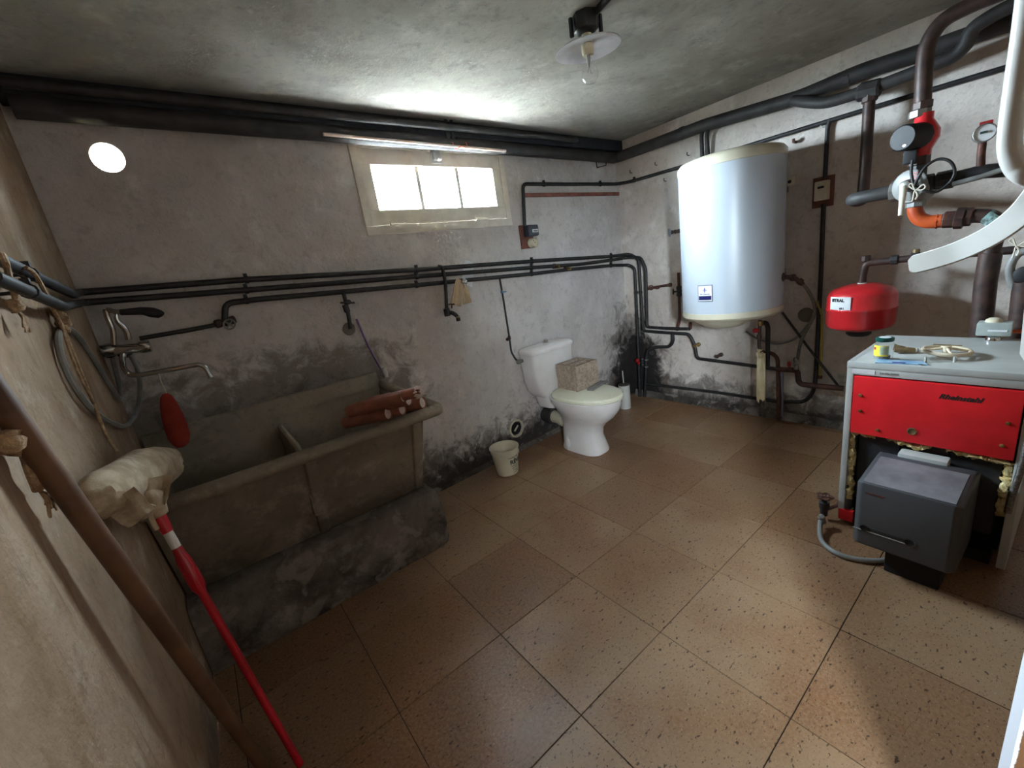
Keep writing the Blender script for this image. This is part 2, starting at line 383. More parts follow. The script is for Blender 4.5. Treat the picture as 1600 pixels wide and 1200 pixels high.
def disp(mb, amp, freq, seed=0.0):
    mb.v = [v + Vector(noise.noise_vector(v * freq + Vector((seed, seed * 2, 3)))) * amp for v in mb.v]; return mb
def clip(parent, p, n, r, name='clip', mat='black_pipe'):
    """pipe clip: ring round the pipe and a stem into the wall (n = direction to the wall)"""
    n = Vector(n); m = MB(); t = n.cross(Vector((0, 0, 1))).normalized()
    m.tube([p + n * 0.002, p + n * 0.05], 0.004, 6)
    obj(name, m, mat, parent)


# ------------------------------------------------------------------ the room
def cut(o, cutters):
    """real openings through a wall"""
    for cb in cutters:
        me = to_mesh('cutter', cb, False, 0); c = bpy.data.objects.new('cutter', me); COL.objects.link(c)
        md = o.modifiers.new('cut', 'BOOLEAN'); md.object = c; md.operation = 'DIFFERENCE'; md.solver = 'EXACT'
        bpy.context.view_layer.update(); dg = bpy.context.evaluated_depsgraph_get()
        nm = bpy.data.meshes.new_from_object(o.evaluated_get(dg)); o.modifiers.remove(md)
        old = o.data; o.data = nm; bpy.data.meshes.remove(old); bpy.data.objects.remove(c); bpy.data.meshes.remove(me)
def wall(name, pts, z0, z1, mat):
    m = MB(); m.loft([[Vector((x, y, z0)) for x, y in pts], [Vector((x, y, z1)) for x, y in pts]])
    o = bpy.data.objects.new(name, to_mesh(name, m, False, 0)); COL.objects.link(o); o.data.materials.append(MAT[mat]); WM[o.name] = Matrix.Identity(4)
    return struct(o)
WT = 0.26
xa, xb = LX - 0.25, RX + 0.25
wb = wall('wall_back', [(xa, back_y(xa)), (xb, back_y(xb)), (xb, back_y(xb) + WT), (xa, back_y(xa) + WT)], 0, ZC, 'plaster_back')
WX0, WX1, WZ0, WZ1 = 0.298, 1.262, 1.575, 1.992        # window opening along the wall
def bp(lx, z, off=0.0): return BT * lx + Vector((0, BY0, z)) - BN * off      # point on the back wall, off = into the room
def bbox(lx0, lx1, z0, z1, o0, o1, m=None):
    m = m or MB(); m.box(((lx0 + lx1) / 2, -(o0 + o1) / 2, (z0 + z1) / 2), (lx1 - lx0, abs(o1 - o0), z1 - z0), M=BMAT); return m
BMAT = frame_mat((0, BY0, 0), BT, BN)
HOLE = bp((B(168, 246) - Vector((0, BY0, 0))).dot(BT), B(168, 246).z)
DRAIN = B(806, 669)
cut(wb, [bbox(WX0, WX1, WZ0, WZ1, 0.1, -0.5),
         MB().lathe([(0.053, -0.05), (0.053, 0.4)], HOLE, BN + Vector((0.0, 0, 0.06)), 28),
         MB().lathe([(0.056, -0.05), (0.056, 0.1)], DRAIN, BN, 24)])
wl = wall('wall_left', [(LX, FY - 1.4), (LX, back_y(LX)), (LX - 0.2, back_y(LX)), (LX - 0.2, FY - 1.4)], 0, ZC, 'plaster_left')
wall('wall_right', [(RX, FY - 0.2), (RX + 0.2, FY - 0.2), (RX + 0.2, back_y(RX)), (RX, back_y(RX))], 0, ZC, 'plaster_right')
DX1 = 0.46
wall('wall_front', [(DX1, FY), (RX, FY), (RX, FY - 0.2), (DX1, FY - 0.2)], 0, ZC, 'plaster_left')
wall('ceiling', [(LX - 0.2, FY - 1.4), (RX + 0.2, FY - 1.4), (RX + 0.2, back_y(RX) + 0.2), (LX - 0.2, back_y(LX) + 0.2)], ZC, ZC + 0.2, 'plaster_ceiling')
# short passage beyond the doorway, behind the camera
wall('wall_passage_right', [(DX1, FY - 0.2), (DX1 + 0.1, FY - 0.2), (DX1 + 0.1, FY - 1.4), (DX1, FY - 1.4)], 0, ZC, 'plaster_hall')
wall('wall_passage_end', [(LX, FY - 1.3), (DX1, FY - 1.3), (DX1, FY - 1.4), (LX, FY - 1.4)], 0, ZC, 'plaster_hall')
cut(wl, [MB().box((LX - 0.1, (PWY0 + PWY1) / 2, (PWZ0 + PWZ1) / 2), (0.6, PWY1 - PWY0, PWZ1 - PWZ0))])  # opening for the added fill window
# floor: grout bed with single 40 cm tiles
fl = wall('floor', [(LX - 0.2, FY - 1.4), (RX + 0.2, FY - 1.4), (RX + 0.2, 1.0), (LX - 0.2, 1.0)], -0.1, -0.003, 'grout')
TS = 0.4; G = 0.0017; shared = {}
rt = random.Random(3)
for i in range(-3, 7):
    for j in range(-10, 3):
        x0, x1 = max(i * TS + G, LX + 0.002), min((i + 1) * TS - G, RX - 0.002)
        y0, y1 = j * TS + G, (j + 1) * TS - G
        y1 = min(y1, back_y((i + 0.5) * TS) + 0.004)
        if x1 - x0 < 0.03 or y1 - y0 < 0.03: continue
        if y0 < FY - 1.3: continue
        key = (round(x1 - x0, 3), round(y1 - y0, 3))
        if key not in shared:
            m = MB().box((0, 0, -0.006), (key[0], key[1], 0.012)); me = to_mesh('tile', m, False, 0.0007); me.materials.append(MAT['floor_tile']); shared[key] = me
        t = bpy.data.objects.new('tile', shared[key]); COL.objects.link(t); t.parent = fl
        t.location = ((x0 + x1) / 2, (y0 + y1) / 2, rt.uniform(-0.0005, 0.0003)); t.rotation_euler = (rt.uniform(-.0012, .0012), rt.uniform(-.0012, .0012), 0)

# dark ledge between back wall and ceiling
m = MB(); m.box((0, 0, 0), (1, 1, 1)); m.v = []; m.f = []
bbox(LX * 1.0 + 0.005, RX + 0.03, 2.035, ZC, 0.0, 0.075, m)
tr = obj('trim_1', m, 'dark_beam', bevel=0.004); struct(tr)
# low cement fillets at the foot of the walls
m = MB(); m.loft([[Vector((x, back_y(x) - 0.022, 0.0)), Vector((x, back_y(x) - 0.001, 0.0)), Vector((x, back_y(x) - 0.001, 0.03)), Vector((x, back_y(x) - 0.008, 0.028))] for x in [0.2 + i * 0.19 for i in range(13)][:12]])
bs = obj('baseboard_back', m, 'masonry_base'); struct(bs)
m = MB(); m.loft([[Vector((RX - 0.035, y, 0.0)), Vector((RX - 0.001, y, 0.0)), Vector((RX - 0.001, y, 0.05)), Vector((RX - 0.012, y, 0.045))] for y in [0.8 - i * 0.2 for i in range(14)]])
bs = obj('baseboard_right', m, 'masonry_base'); struct(bs)

vd = (BN + Vector((0, 0, 0.06))).normalized()
vt = thing('vent_pipe', 'round cream vent pipe open to daylight high in the back wall', 'vent', HOLE - Vector((0, 0, .053)))
m = MB(); m.lathe([(.0525, .004), (.0525, .42), (.049, .42), (.049, .002), (.0525, .004)], HOLE, vd, 36, caps=False); obj('sleeve', m, 'heater_cream', vt)
# ---- window
win = bpy.data.objects.new('window_1', None); COL.objects.link(win); win.location = bp(0.775, WZ0); WM[win.name] = Matrix.Translation(win.location); struct(win)
win['label'] = 'low three-pane cream timber basement window high on the back wall'
m = MB(); FW = 0.038
for (a, b, c, d) in ((WX0 - 0.02, WX1 + 0.02, WZ1 - 0.018, WZ1 + 0.012), (WX0 - 0.02, WX1 + 0.02, WZ0 - 0.025, WZ0 + 0.02), (WX0 - 0.02, WX0 + 0.02, WZ0 + 0.02, WZ1 - 0.018), (WX1 - 0.02, WX1 + 0.02, WZ0 + 0.02, WZ1 - 0.018)):
    bbox(a, b, c, d, 0.012, -0.06, m)
obj('window_frame', m, 'cream_paint', win, bevel=0.002)
SX0, SX1, SZ0, SZ1 = WX0 + 0.022, WX1 - 0.022, WZ0 + 0.023, WZ1 - 0.021
GX0, GX1, GZ0, GZ1 = 0.376, 1.178, 1.673, 1.895
m = MB()
for (a, b, c, d) in ((SX0, SX1, GZ1, SZ1), (SX0, SX1, SZ0, GZ0), (SX0, GX0, GZ0, GZ1), (GX1, SX1, GZ0, GZ1)): bbox(a, b, c, d, 0.006, -0.04, m)
sash = obj('sash', m, 'cream_paint', win, bevel=0.002)
mw = (GX1 - GX0) / 3
for q in (1, 2):
    m = bbox(GX0 + mw * q - 0.012, GX0 + mw * q + 0.012, GZ0, GZ1, 0.0, -0.035); obj('glazing_bar', m, 'cream_paint', sash, bevel=0.002)
for q in range(3):
    m = bbox(GX0 + mw * q + 0.012 * (q > 0), GX0 + mw * (q + 1) - 0.012 * (q < 2), GZ0, GZ1, -0.018, -0.022); obj('pane', m, 'dimming_glass', sash, smooth=False)
for lx in (0.46, 1.03):
    m = MB(); m.tube([bp(lx - 0.045, SZ0 - 0.002, 0.016), bp(lx + 0.045, SZ0 - 0.002, 0.016)], 0.006, 8); bbox(lx - 0.045, lx + 0.045, SZ0 - 0.022, SZ0 + 0.016, 0.006, 0.0135, m); obj('hinge', m, 'cream_paint', sash)
c = B(679, 246, 0.0); lx = (c - Vector((0, BY0, 0))).dot(BT)
m = MB(); bbox(lx - 0.032, lx + 0.032, c.z - 0.035, c.z + 0.035, 0.008, 0.014, m); bbox(lx - 0.02, lx + 0.012, c.z - 0.02, c.z + 0.02, 0.014, 0.026, m); m.lathe([(0.012, 0), (0.012, 0.02), (0.009, 0.024)], bp(lx + 0.014, c.z - 0.012, 0.014), -BN, 12)
obj('latch', m, 'window_metal', sash, bevel=0.001)

# ---- small side window behind the camera, added as a fill light source
w2 = bpy.data.objects.new('fill_window', None); COL.objects.link(w2); w2.location = (LX - .1, (PWY0 + PWY1) / 2, PWZ0); WM[w2.name] = Matrix.Translation(w2.location); struct(w2)
m = MB()
for (a, b, c, d) in ((PWY0, PWY1, PWZ1 - 0.03, PWZ1), (PWY0, PWY1, PWZ0, PWZ0 + 0.03), (PWY0, PWY0 + 0.03, PWZ0 + 0.03, PWZ1 - 0.03), (PWY1 - 0.03, PWY1, PWZ0 + 0.03, PWZ1 - 0.03)): m.box((LX - .1, (a + b) / 2, (c + d) / 2), (0.05, b - a, d - c))
obj('window_frame', m, 'cream_paint', w2, bevel=0.002)
m = MB().box((LX - .1, (PWY0 + PWY1) / 2, (PWZ0 + PWZ1) / 2), (0.004, PWY1 - PWY0 - 0.06, PWZ1 - PWZ0 - 0.06)); obj('pane', m, 'pane_glass', w2, smooth=False)
# ---- door leaf, opened into the room, its edge slopped with white paint
de = Vector((0.205, -1.552, 0.0)); dd = Vector((0.25, -0.968, 0)); hinge = de + dd * 0.83
dr = bpy.data.objects.new('door_1', None); COL.objects.link(dr); dr.location = de; dr.rotation_euler = (0, 0, math.atan2(dd.y, dd.x)); struct(dr)
WM[dr.name] = Matrix.Translation(de) @ Matrix.Rotation(math.atan2(dd.y, dd.x), 4, 'Z')
dr['label'] = 'brown wooden door standing open at the right edge, its free edge smeared white'
m = MB().box((0.415, 0.02, 0.985), (0.83, 0.04, 1.95)); obj('leaf', m, 'door_edge_paint', dr, bevel=0.003, local=True)
for z in (0.5, 1.45):
    m = MB(); m.box((0.415, -0.004, z), (0.55, 0.012, 0.6)); obj('panel', m, 'door_brown', dr, bevel=0.004, local=True)
m = MB(); m.tube([(0.06, 0.0, 1.02), (0.06, -0.05, 1.02), (0.17, -0.05, 1.02)], 0.008, 8); obj('door_handle', m, 'steel', dr, local=True)
# ------------------------------------------------------------------ wash trough
t = thing('wash_trough', 'long grey concrete laundry trough with rolled rim along the back wall', 'trough', (-0.31, 0.45, 0.29))
TX0, TX1, TY0 = LX + 0.004, 0.235, 0.125
def rz(y): return 0.74 + (y - 0.125) * 0.095                 # rim rises a little towards the wall
def ring(x0, x1, y0, yo, zf): return [Vector((x0, y0, zf(y0))), Vector((x1, y0, zf(y0))), Vector((x1, back_y(x1) - yo, zf(back_y(x1)))), Vector((x0, back_y(x0) - yo, zf(back_y(x0))))]
c0 = lambda z: (lambda y: z)
m = MB(); m.loft([ring(TX0 + .002, 0.115, 0.345, 0.005, c0(0.295)), ring(TX0 + .002, 0.135, 0.195, 0.005, lambda y: rz(y) - 0.05),
                  ring(TX0 + .002, 0.16, 0.17, 0.004, lambda y: rz(y) - 0.02), ring(TX0 + .03, 0.17, 0.20, 0.03, lambda y: rz(y) - 0.02), ring(TX0 + .05, 0.10, 0.24, 0.05, c0(0.62)), ring(TX0 + .07, 0.06, 0.38, 0.07, c0(0.40))])
obj('basin', m, 'concrete_trough', t, bevel=0.008)
# rolled rim, swept along left-front-right edge
def oval(p, d, w, h, n=14):
    d = d.normalized(); s_ = d.cross(Vector((0, 0, 1))).normalized(); u_ = Vector((0, 0, 1))
    return [p + s_ * (math.cos(2 * PI * j / n) * w) + u_ * (math.sin(2 * PI * j / n) * h) for j in range(n)]
zc = lambda y: rz(y) - 0.028
front_l, front_r = Vector((TX0 + 0.002, 0.162, zc(0.162))), Vector((0.205, 0.162, zc(0.162)))
back_r = Vector((0.16, back_y(0.16) - 0.01, zc(back_y(0.16))))
path = fil([front_l, front_r, back_r], 0.035, 6)
ringsr = []
for i, p in enumerate(path):
    d = path[min(i + 1, len(path) - 1)] - path[max(i - 1, 0)]; d.z = 0
    ringsr.append(oval(p, d, 0.036 if i < 4 else 0.024, 0.026))
m = MB(); m.loft(ringsr); obj('rim', m, 'concrete_trough', t)
m = MB(); m.loft([[bp(lx, rz(0.75) - 0.03, 0.001), bp(lx, rz(.75) - 0.03, 0.035), bp(lx, rz(.75) + 0.0, 0.03), bp(lx, rz(.75) + 0.045, 0.012), bp(lx, rz(.75) + 0.05, 0.001)] for lx in [TX0 + 0.01 + i * 0.0999 for i in range(11)]])
obj('back_fillet', disp(m, 0.006, 9), 'concrete_trough', t)
m = MB(); m.loft([[Vector((-0.39, y, 0.42)), Vector((-0.355, y, 0.42)), Vector((-0.36, y, zt_)), Vector((-0.372, y, zt_ + 0.008)), Vector((-0.385, y, zt_))] for y, zt_ in ((0.26, 0.69), (0.32, 0.715), (0.5, 0.72), (0.69, 0.725))]); obj('divider', m, 'concrete_trough', t, bevel=0.003)
def slope_pt(lx, s, off=0.0):   # point on the slanting front of the basin, s = 0 foot .. 1 under the rim
    a, b = Vector((lx, 0.345, 0.295)), Vector((lx, 0.195, rz(0.195) - 0.05)); n_ = Vector((0, -0.93, -0.36)); return a.lerp(b, s) + n_ * off
for lx in (-0.36, 0.095):      # slight pilasters cast on the front
    m = MB(); w = 0.03
    m.loft([[slope_pt(lx - w, s, -0.01), slope_pt(lx + w, s, -0.01), slope_pt(lx + w * .6, s, 0.012), slope_pt(lx - w * .6, s, 0.012)] for s in (0.02, 0.5, 0.97)]); obj('pilaster', m, 'concrete_trough', t, bevel=0.004)

t = MB(); nx, nz = 26, 8      # rough masonry footing under the trough
def foot(lx, s, back=False):
    pass
rings = []
for k in range(9):
    z = [0.0, 0.02, 0.06, 0.12, 0.18, 0.23, 0.265, 0.283, 0.290][k]
    inset = [0.0, -0.004, 0, 0, 0.003, 0.008, 0.018, 0.032, 0.055][k]
    yf = 0.238 + inset; xr = 0.172 - inset * 0.8
    pts = [Vector((LX + 0.003 + (xr - 0.05 - LX - 0.003) * i / 22, yf, z)) for i in range(23)]
    pts += [Vector((xr - 0.05 + 0.05 * math.sin(a), yf + 0.05 - 0.05 * math.cos(a), z)) for a in (0.35, 0.7, 1.05, 1.4)]
    pts += [Vector((xr, yf + 0.07 + (back_y(xr) - 0.006 - yf - 0.07) * i / 8, z)) for i in range(9)]
    pts += [Vector((LX + 0.003, back_y(LX) - 0.006, z))]
    rings.append([p + (Vector((0, 1, 0)) * 0.012 * noise.noise(p * 9) + Vector((0, 1, 0)) * 0.006 * noise.noise(p * 26) + (Vector((1, 0, 0)) * 0.01 * noise.noise(p * 11 + Vector((4, 4, 4))) if p.x > 0.1 else Vector())) if p.y < 0.6 else p for p in pts])
t.loft(rings); tag(obj('masonry_footing', t, 'masonry_base'), 'crumbling grey masonry footing stained black under the laundry trough', 'footing')

# clay-coloured tubes piled on the front right corner of the trough
ends = [(607, 646, .036), (629, 639, .036), (661, 629, .036), (614, 627, .088), (639, 624, .086), (652, 613, .14), (631, 620, .128)]
names = ['lowest nearest tube, whole pale disc end', 'second low tube from the front', 'low tube nearest the rim corner', 'upper left tube with dark hollow end', 'upper middle tube, its end half hidden', 'topmost tube with a broken torn end', 'thin tube lying behind the upper row']
for i, (px, py, dz) in enumerate(ends):
    z = 0.745 + dz
    p = Z(px, py, z); d = Vector((-0.60, 0.78 + 0.03 * (i % 3), -0.14)).normalized(); r = 0.0255 if i < 5 else 0.021
    th = thing('clay_tube', 'reddish brown clay tube on the trough corner: ' + names[i], 'tube', p - Vector((0, 0, r)), 0, 'clay tubes piled on the trough')
    m = MB(); ln = 0.22
    m.lathe([(r * 0.86, 0.004), (r, 0.0), (r, ln), (r * 0.86, ln), (r * 0.86, ln - 0.01)], p, d, 22, caps=False)
    o = obj('tube_wall', m, 'terracotta', th)
    if i in (3, 5):
        m = MB(); m.lathe([(r * 0.85, 0.06), (0.002, 0.06)], p, d, 18, caps=False); obj('hollow_end', m, 'terracotta', th)
    else:
        m = MB(); m.lathe([(r * 0.86, 0.0045), (r * 0.8, 0.003), (0.001, 0.003)], p, d, 18, caps=False); obj('end_disc', m, 'tube_end', th)
    if i == 5:
        m = MB(); u = d.orthogonal().normalized(); w = d.cross(u)
        for a in range(9):
            an = a * 0.7; q = p + (u * math.cos(an) + w * math.sin(an)) * r * 0.95
            m.add([q + u * .008, q - u * .008, q - d * (0.012 + 0.01 * (a % 3)) + w * .005, q + d * .01], [(0, 1, 2), (0, 2, 3), (1, 3, 2), (0, 3, 1)])
        obj('torn_edge', m, 'tube_end', th, smooth=False)

# purple dish brush leaning in the trough's back corner
t = thing('dish_brush', 'purple long-handled brush with white head leaning on the wall at the trough corner', 'brush', B(597, 588, 0.04))
a, b = B(598, 583, 0.045), B(557, 498, 0.012)
m = MB(); m.tube(smooth_path([a + Vector((-.004, 0, -.012)), a + (b - a) * .12, a + (b - a) * .5 + Vector((-.006, 0, 0)), b]), [0.010, 0.009, 0.008, 0.007, 0.006] + [0.006] * 10 + [0.0065] * 4, 8); obj('handle', m, 'purple_plastic', t)
m = MB(); m.loft([sell(0, 0, z, rx, ry, ry, 14) for z, rx, ry in ((-.028, .010, .008), (-.026, .014, .013), (0, .016, .015), (.02, .013, .012), (.027, .006, .006))]); m.xform(Matrix.Translation(a + Vector((0.012, -0.004, -0.0)))); obj('head', m, 'white_plastic', t)

# ------------------------------------------------------------------ toilet
TO = Vector((1.345, back_y(1.345) - 0.012, 0))
t = thing('toilet', 'white close-coupled toilet with cream lid against the back wall', 'toilet', TO, BA)
def lobj(n, m, mat, p=t, **k): return obj(n, m, mat, p, local=True, **k)
secs = [(0.0, .102, -.375, .165, .165, 3.2), (.012, .105, -.375, .168, .168, 3.2), (.05, .098, -.375, .16, .16, 3.0), (.12, .088, -.365, .15, .155, 2.8), (.18, .088, -.365, .165, .155, 2.5), (.225, .105, -.375, .20, .165, 2.3), (.27, .138, -.385, .245, .17, 2.2), (.32, .166, -.39, .275, .20, 2.2), (.36, .178, -.39, .288, .24, 2.2), (.385, .180, -.39, .29, .25, 2.2), (.392, .174, -.39, .284, .245, 2.2)]
m = MB(); m.loft([sell(0, cy, z, rx, yf, yb, 36, p) for z, rx, cy, yf, yb, p in secs]); pan = lobj('pan', m, 'porcelain')
m = MB(); m.loft([sell(0, -.10, z, .10 + (z - .30) * .35, .12, .085, 24, 3.0) for z in (.29, .33, .37, .40)]); lobj('cistern_shelf', m, 'porcelain')
m = MB(); m.lathe([(0.024, 0), (0.018, 0.004), (0.012, 0.005)], (-.0, 0, 0), (0, 0, 1), 16); m.xform(frame_mat((-.0985, -.30, .055), (0, 0, 1), (0, -1, 0)) @ Matrix.Diagonal((2.2, 1, -1, 1))); lobj('fixing_recess', m, 'porcelain', pan)
m = MB(); m.loft([sell(0, -.392, z, rx, yf, yb, 40, 2.25) for z, rx, yf, yb in ((.393, .180, .292, .205), (.398, .186, .298, .21), (.412, .187, .299, .21), (.424, .178, .290, .20), (.430, .15, .25, .17), (.432, .05, .08, .05))]); lid = lobj('seat_lid', m, 'seat_cream')
for x in (-.075, .075):
    m = MB(); m.tube([(x - .02, -.178, .405), (x + .02, -.178, .405)], .010, 10); lobj('lid_hinge', m, 'seat_cream', lid)
ts = [(.375, .125, .075), (.385, .140, .083), (.43, .175, .088), (.50, .193, .091), (.60, .200, .093), (.695, .204, .095)]
m = MB(); m.loft([sell(0, -.098, z, rx, ry, ry * .98, 40, 5.0) for z, rx, ry in ts]); cis = lobj('cistern', m, 'porcelain')
m = MB(); m.loft([sell(0, -.102, z, rx, ry + .006, ry, 44, 4.2) for z, rx, ry in ((.695, .206, .092), (.698, .213, .099), (.712, .217, .102), (.726, .212, .098), (.738, .190, .082), (.743, .14, .05), (.744, .05, .02))]); cl = lobj('cistern_lid', m, 'porcelain')
m = MB(); m.lathe([(.024, .738), (.024, .750), (.018, .751), (.017, .764), (.012, .767), (.001, .767)], (0.0, -.105, 0)); lobj('flush_button', m, 'chrome', cl)
m = MB(); m.lathe([(.052, 0), (.052, .06), (.047, .06), (.047, .12)], (0, -.22, .185), (0, 1, 0), 24); m.lathe([(.058, 0.0), (.058, .03)], (0, -.205, .185), (0, 1, 0), 24); lobj('waste_pipe', m, 'heater_cream', t)
m = MB(); m.lathe([(.066, .0), (.062, .05), (.054, .095)], (0, -.1, .185), (0, 1, 0), 24); lobj('waste_collar', m, 'dark_collar', t)

# hollow block and slat lying on the lid
def cells(xs, ys, zb, zt):
    m = MB(); nx, ny = len(xs) - 1, len(ys) - 1
    def q(a, b, c, d): m.add([a, b, c, d], [(0, 1, 2, 3)])
    g = lambda i, j: zt[j][i] if 0 <= i < nx and 0 <= j < ny else zb
    for j in range(ny):
        for i in range(nx):
            h = zt[j][i]; x0, x1, y0, y1 = xs[i], xs[i + 1], ys[j], ys[j + 1]
            q((x0, y0, h), (x1, y0, h), (x1, y1, h), (x0, y1, h)); q((x0, y0, zb), (x0, y1, zb), (x1, y1, zb), (x1, y0, zb))
            for (di, dj, a, b) in ((1, 0, (x1, y0), (x1, y1)), (-1, 0, (x0, y1), (x0, y0)), (0, 1, (x1, y1), (x0, y1)), (0, -1, (x0, y0), (x1, y0))):
                k = g(i + di, j + dj)
                if k < h: q((a[0], a[1], k), (b[0], b[1], k), (b[0], b[1], h), (a[0], a[1], h))
    return m
BO = Vector((1.415, 0.475, 0.4335)); brot = Matrix.Translation(BO) @ Matrix.Rotation(-0.03, 4, 'Z') @ Matrix.Rotation(0.0, 4, 'X')
xs = [-.10, -.075, -.012, .012, .075, .10]; xs = [-.105, -.08, .08, .105]; ys = [-.095, -.065, -.02, .0, .045, .095]
H = .17; D = .04
m = cells(xs, [-.095, -.07, -.012, .012, .07, .095], 0, [[H, H, H], [H, D, H], [H, H, H], [H, D, H], [H, H, H]])
bm_ = bmesh.new(); me_ = bpy.data.meshes.new('x'); me_.from_pydata([tuple(v) for v in m.v], [], m.f); bm_.from_mesh(me_); bmesh.ops.remove_doubles(bm_, verts=bm_.verts, dist=1e-5); bmesh.ops.subdivide_edges(bm_, edges=bm_.edges, cuts=3, use_grid_fill=True)
m2 = MB(); m2.v = [brot @ (v.co + Vector(noise.noise_vector(v.co * 45)) * 0.0028) for v in bm_.verts]; m2.f = [tuple(x.index for x in f.verts) for f in bm_.faces]; bm_.free()
tag(obj('hollow_block', m2, 'cinder'), 'rough brown-grey hollow concrete block sitting on the toilet lid', 'block')
m = MB(); m.box((0, 0, 0.006), (0.20, 0.045, 0.012), M=Matrix.Translation((1.455, 0.345, 0.4335)) @ Matrix.Rotation(0.25, 4, 'Z')); tag(obj('flat_board', m, 'grey_board', bevel=0.002), 'flat grey board lying on the toilet lid in front of the block', 'board')

# toilet brush
c = Z(980, 640, 0); c = Vector((2.135, 0.665, 0))
t = thing('toilet_brush', 'white toilet brush holder with thin handle on floor beside toilet', 'toilet brush', c)
m = MB(); prof = [(.043, 0), (.045, .006), (.044, .16), (.047, .205), (.043, .205), (.040, .16), (.039, .01), (.001, .008)]
rings = []
for r_, z_ in prof: rings.append([c + Vector(((r_ + (.0022 * math.cos(j * PI) if .006 < z_ < .2 and r_ > .0405 else 0)) * math.cos(2 * PI * j / 40), (r_ + (.0022 * math.cos(j * PI) if .006 < z_ < .2 and r_ > .0405 else 0)) * math.sin(2 * PI * j / 40), z_)) for j in range(40)])
m.loft(rings); obj('holder', m, 'white_plastic', t)
m = MB(); m.lathe([(.034, .05), (.036, .19), (.042, .207), (.042, .214), (.02, .22), (.006, .222)], c, n=20); obj('brush_head', m, 'dark_collar', t)
m = MB(); m.tube([c + Vector((0, 0, .21)), c + Vector((-.004, 0, .33))], .0045, 8); obj('handle', m, 'white_plastic', t)

# bucket
c = Z(797, 737, 0); c = Vector((0.80, 0.578, 0)); c = Vector((0.795, 0.590, 0))
t = thing('plastic_bucket', 'small cream plastic bucket with green lettering on floor under trough end', 'bucket', c)
rb, rtp, hb = .070, .094, .185
m = MB(); m.lathe([(rb - .006, 0), (rb, .005), (rb + .019, hb * .82), (rb + .021, hb * .82), (rb + .021, hb * .86), (rtp - .003, hb * .96), (rtp + .003, hb * .97), (rtp + .003, hb), (rtp - .002, hb + .001), (rtp - .004, hb * .96), (rb - .004, .008), (.001, .006)], c, n=36); bk = obj('pail', m, 'bucket_plastic', t)
facing = math.atan2(-1.517 - c.y, -.583 - c.x)
for da in (-.9, .0, 1.25):
    a = facing + da + .1; d = Vector((math.cos(a), math.sin(a), 0)); m = MB(); m.box(c + d * (rb + .022) + Vector((0, 0, hb * .78)), (.004, .012, .022), Matrix.Rotation(a, 3, 'Z')); obj('rim_lug', m, 'bucket_plastic', bk, bevel=.001)
def wrap(mb, c, a0, rfun, z0):
    for i, v in enumerate(mb.v):
        z = z0 + v.y; r = rfun(z); a = a0 + v.x / r; mb.v[i] = c + Vector(((r + .0006 + v.z) * math.cos(a), (r + .0006 + v.z) * math.sin(a), z))
    return mb
rf = lambda z: rb + .019 * (z / (hb * .82))
obj('lettering', wrap(text_mb('RÉVA', .042, bold=.0012), c, facing + .28, rf, .085), 'print_green', bk)
obj('lettering', wrap(text_mb('Nouveau  de la', .013), c, facing + .17, rf, .128), 'print_green', bk)
for k, (tx, sz, z) in enumerate((('la peinture', .014, .068), ('qui dure', .016, .052), ('10 litres', .014, .034), ('mat blanc', .012, .02))): obj('lettering', wrap(text_mb(tx, sz), c, facing + .36 + .06 * k, rf, z), 'print_pale_green', bk)

# open drain socket in the wall
t = thing('drain_socket', 'broken round drain pipe end set in the wall above the bucket', 'drain', DRAIN - Vector((0, 0, .056)))
m = MB(); n_ = 30; rings = []
for r0, off in ((.056, -.02), (.066, .002), (.0665, .012), (.055, .014), (.050, .006), (.050, .0)):
    rings.append([DRAIN - BN * off + (BT * math.cos(2 * PI * j / n_) + Vector((0, 0, 1)) * math.sin(2 * PI * j / n_)) * (r0 + (.004 * noise.noise(Vector((j * .9, r0 * 90, 1))) if off > -.05 else 0)) for j in range(n_)])
m.loft(rings, caps=False); obj('pipe_rim', m, 'heater_cream', t)
m = MB(); m.lathe([(.0545, .004), (.04, .012), (.001, .014)], DRAIN, BN, 20, caps=False); obj('dark_hollow', m, 'soot_shade_black', t)  # black disc stands in for the shade inside the open pipe
m = MB(); m.tube([DRAIN + BN * .004 + BT * -.012 + Vector((0, 0, -.02)), DRAIN - BN * .002 + BT * .022 + Vector((0, 0, .016))], .006, 8); obj('socket_bar', m, 'heater_cream', t)

# ------------------------------------------------------------------ water heater
HC = Vector((2.116, -0.232, 0)); HR = .28
t = thing('water_heater', 'tall white cylindrical electric water heater hung on the right wall', 'water heater', HC + Vector((0, 0, .735)))
m = MB(); m.lathe([(HR, .845), (HR, 1.65)], HC, n=64, caps=False); body = obj('tank_jacket', m, 'heater_white', t)
m = MB(); m.lathe([(HR - .002, 1.648), (HR + .003, 1.65), (HR + .003, 1.685), (HR - .012, 1.704), (HR - .06, 1.716), (.001, 1.728)], HC, n=64, caps=False); obj('top_cap', m, 'heater_cream', t)
m = MB(); m.lathe([(HR - .002, .847), (HR + .003, .845), (HR + .003, .815), (HR - .01, .80), (HR - .05, .79), (.001, .785)], HC, n=64, caps=False); obj('bottom_cap', m, 'heater_cream', t)
m = MB(); m.lathe([(.185, .792), (.165, .775), (.12, .748), (.105, .738), (.001, .737)], HC + Vector((-.05, .02, 0)), n=40, caps=False); obj('element_cover', m, 'heater_cream', t)
for z in (1.0, 1.5):
    m = MB(); m.box((RX - .045, HC.y, z), (.085, .35, .05)); obj('wall_bracket', m, 'steel', t)
p = XX(1107.5, 457, HC.x - .24); ab = math.atan2(p.y - HC.y, p.x - HC.x); zb_ = CAM.z + (p.z - CAM.z) * 1.0
hf = lambda z: HR
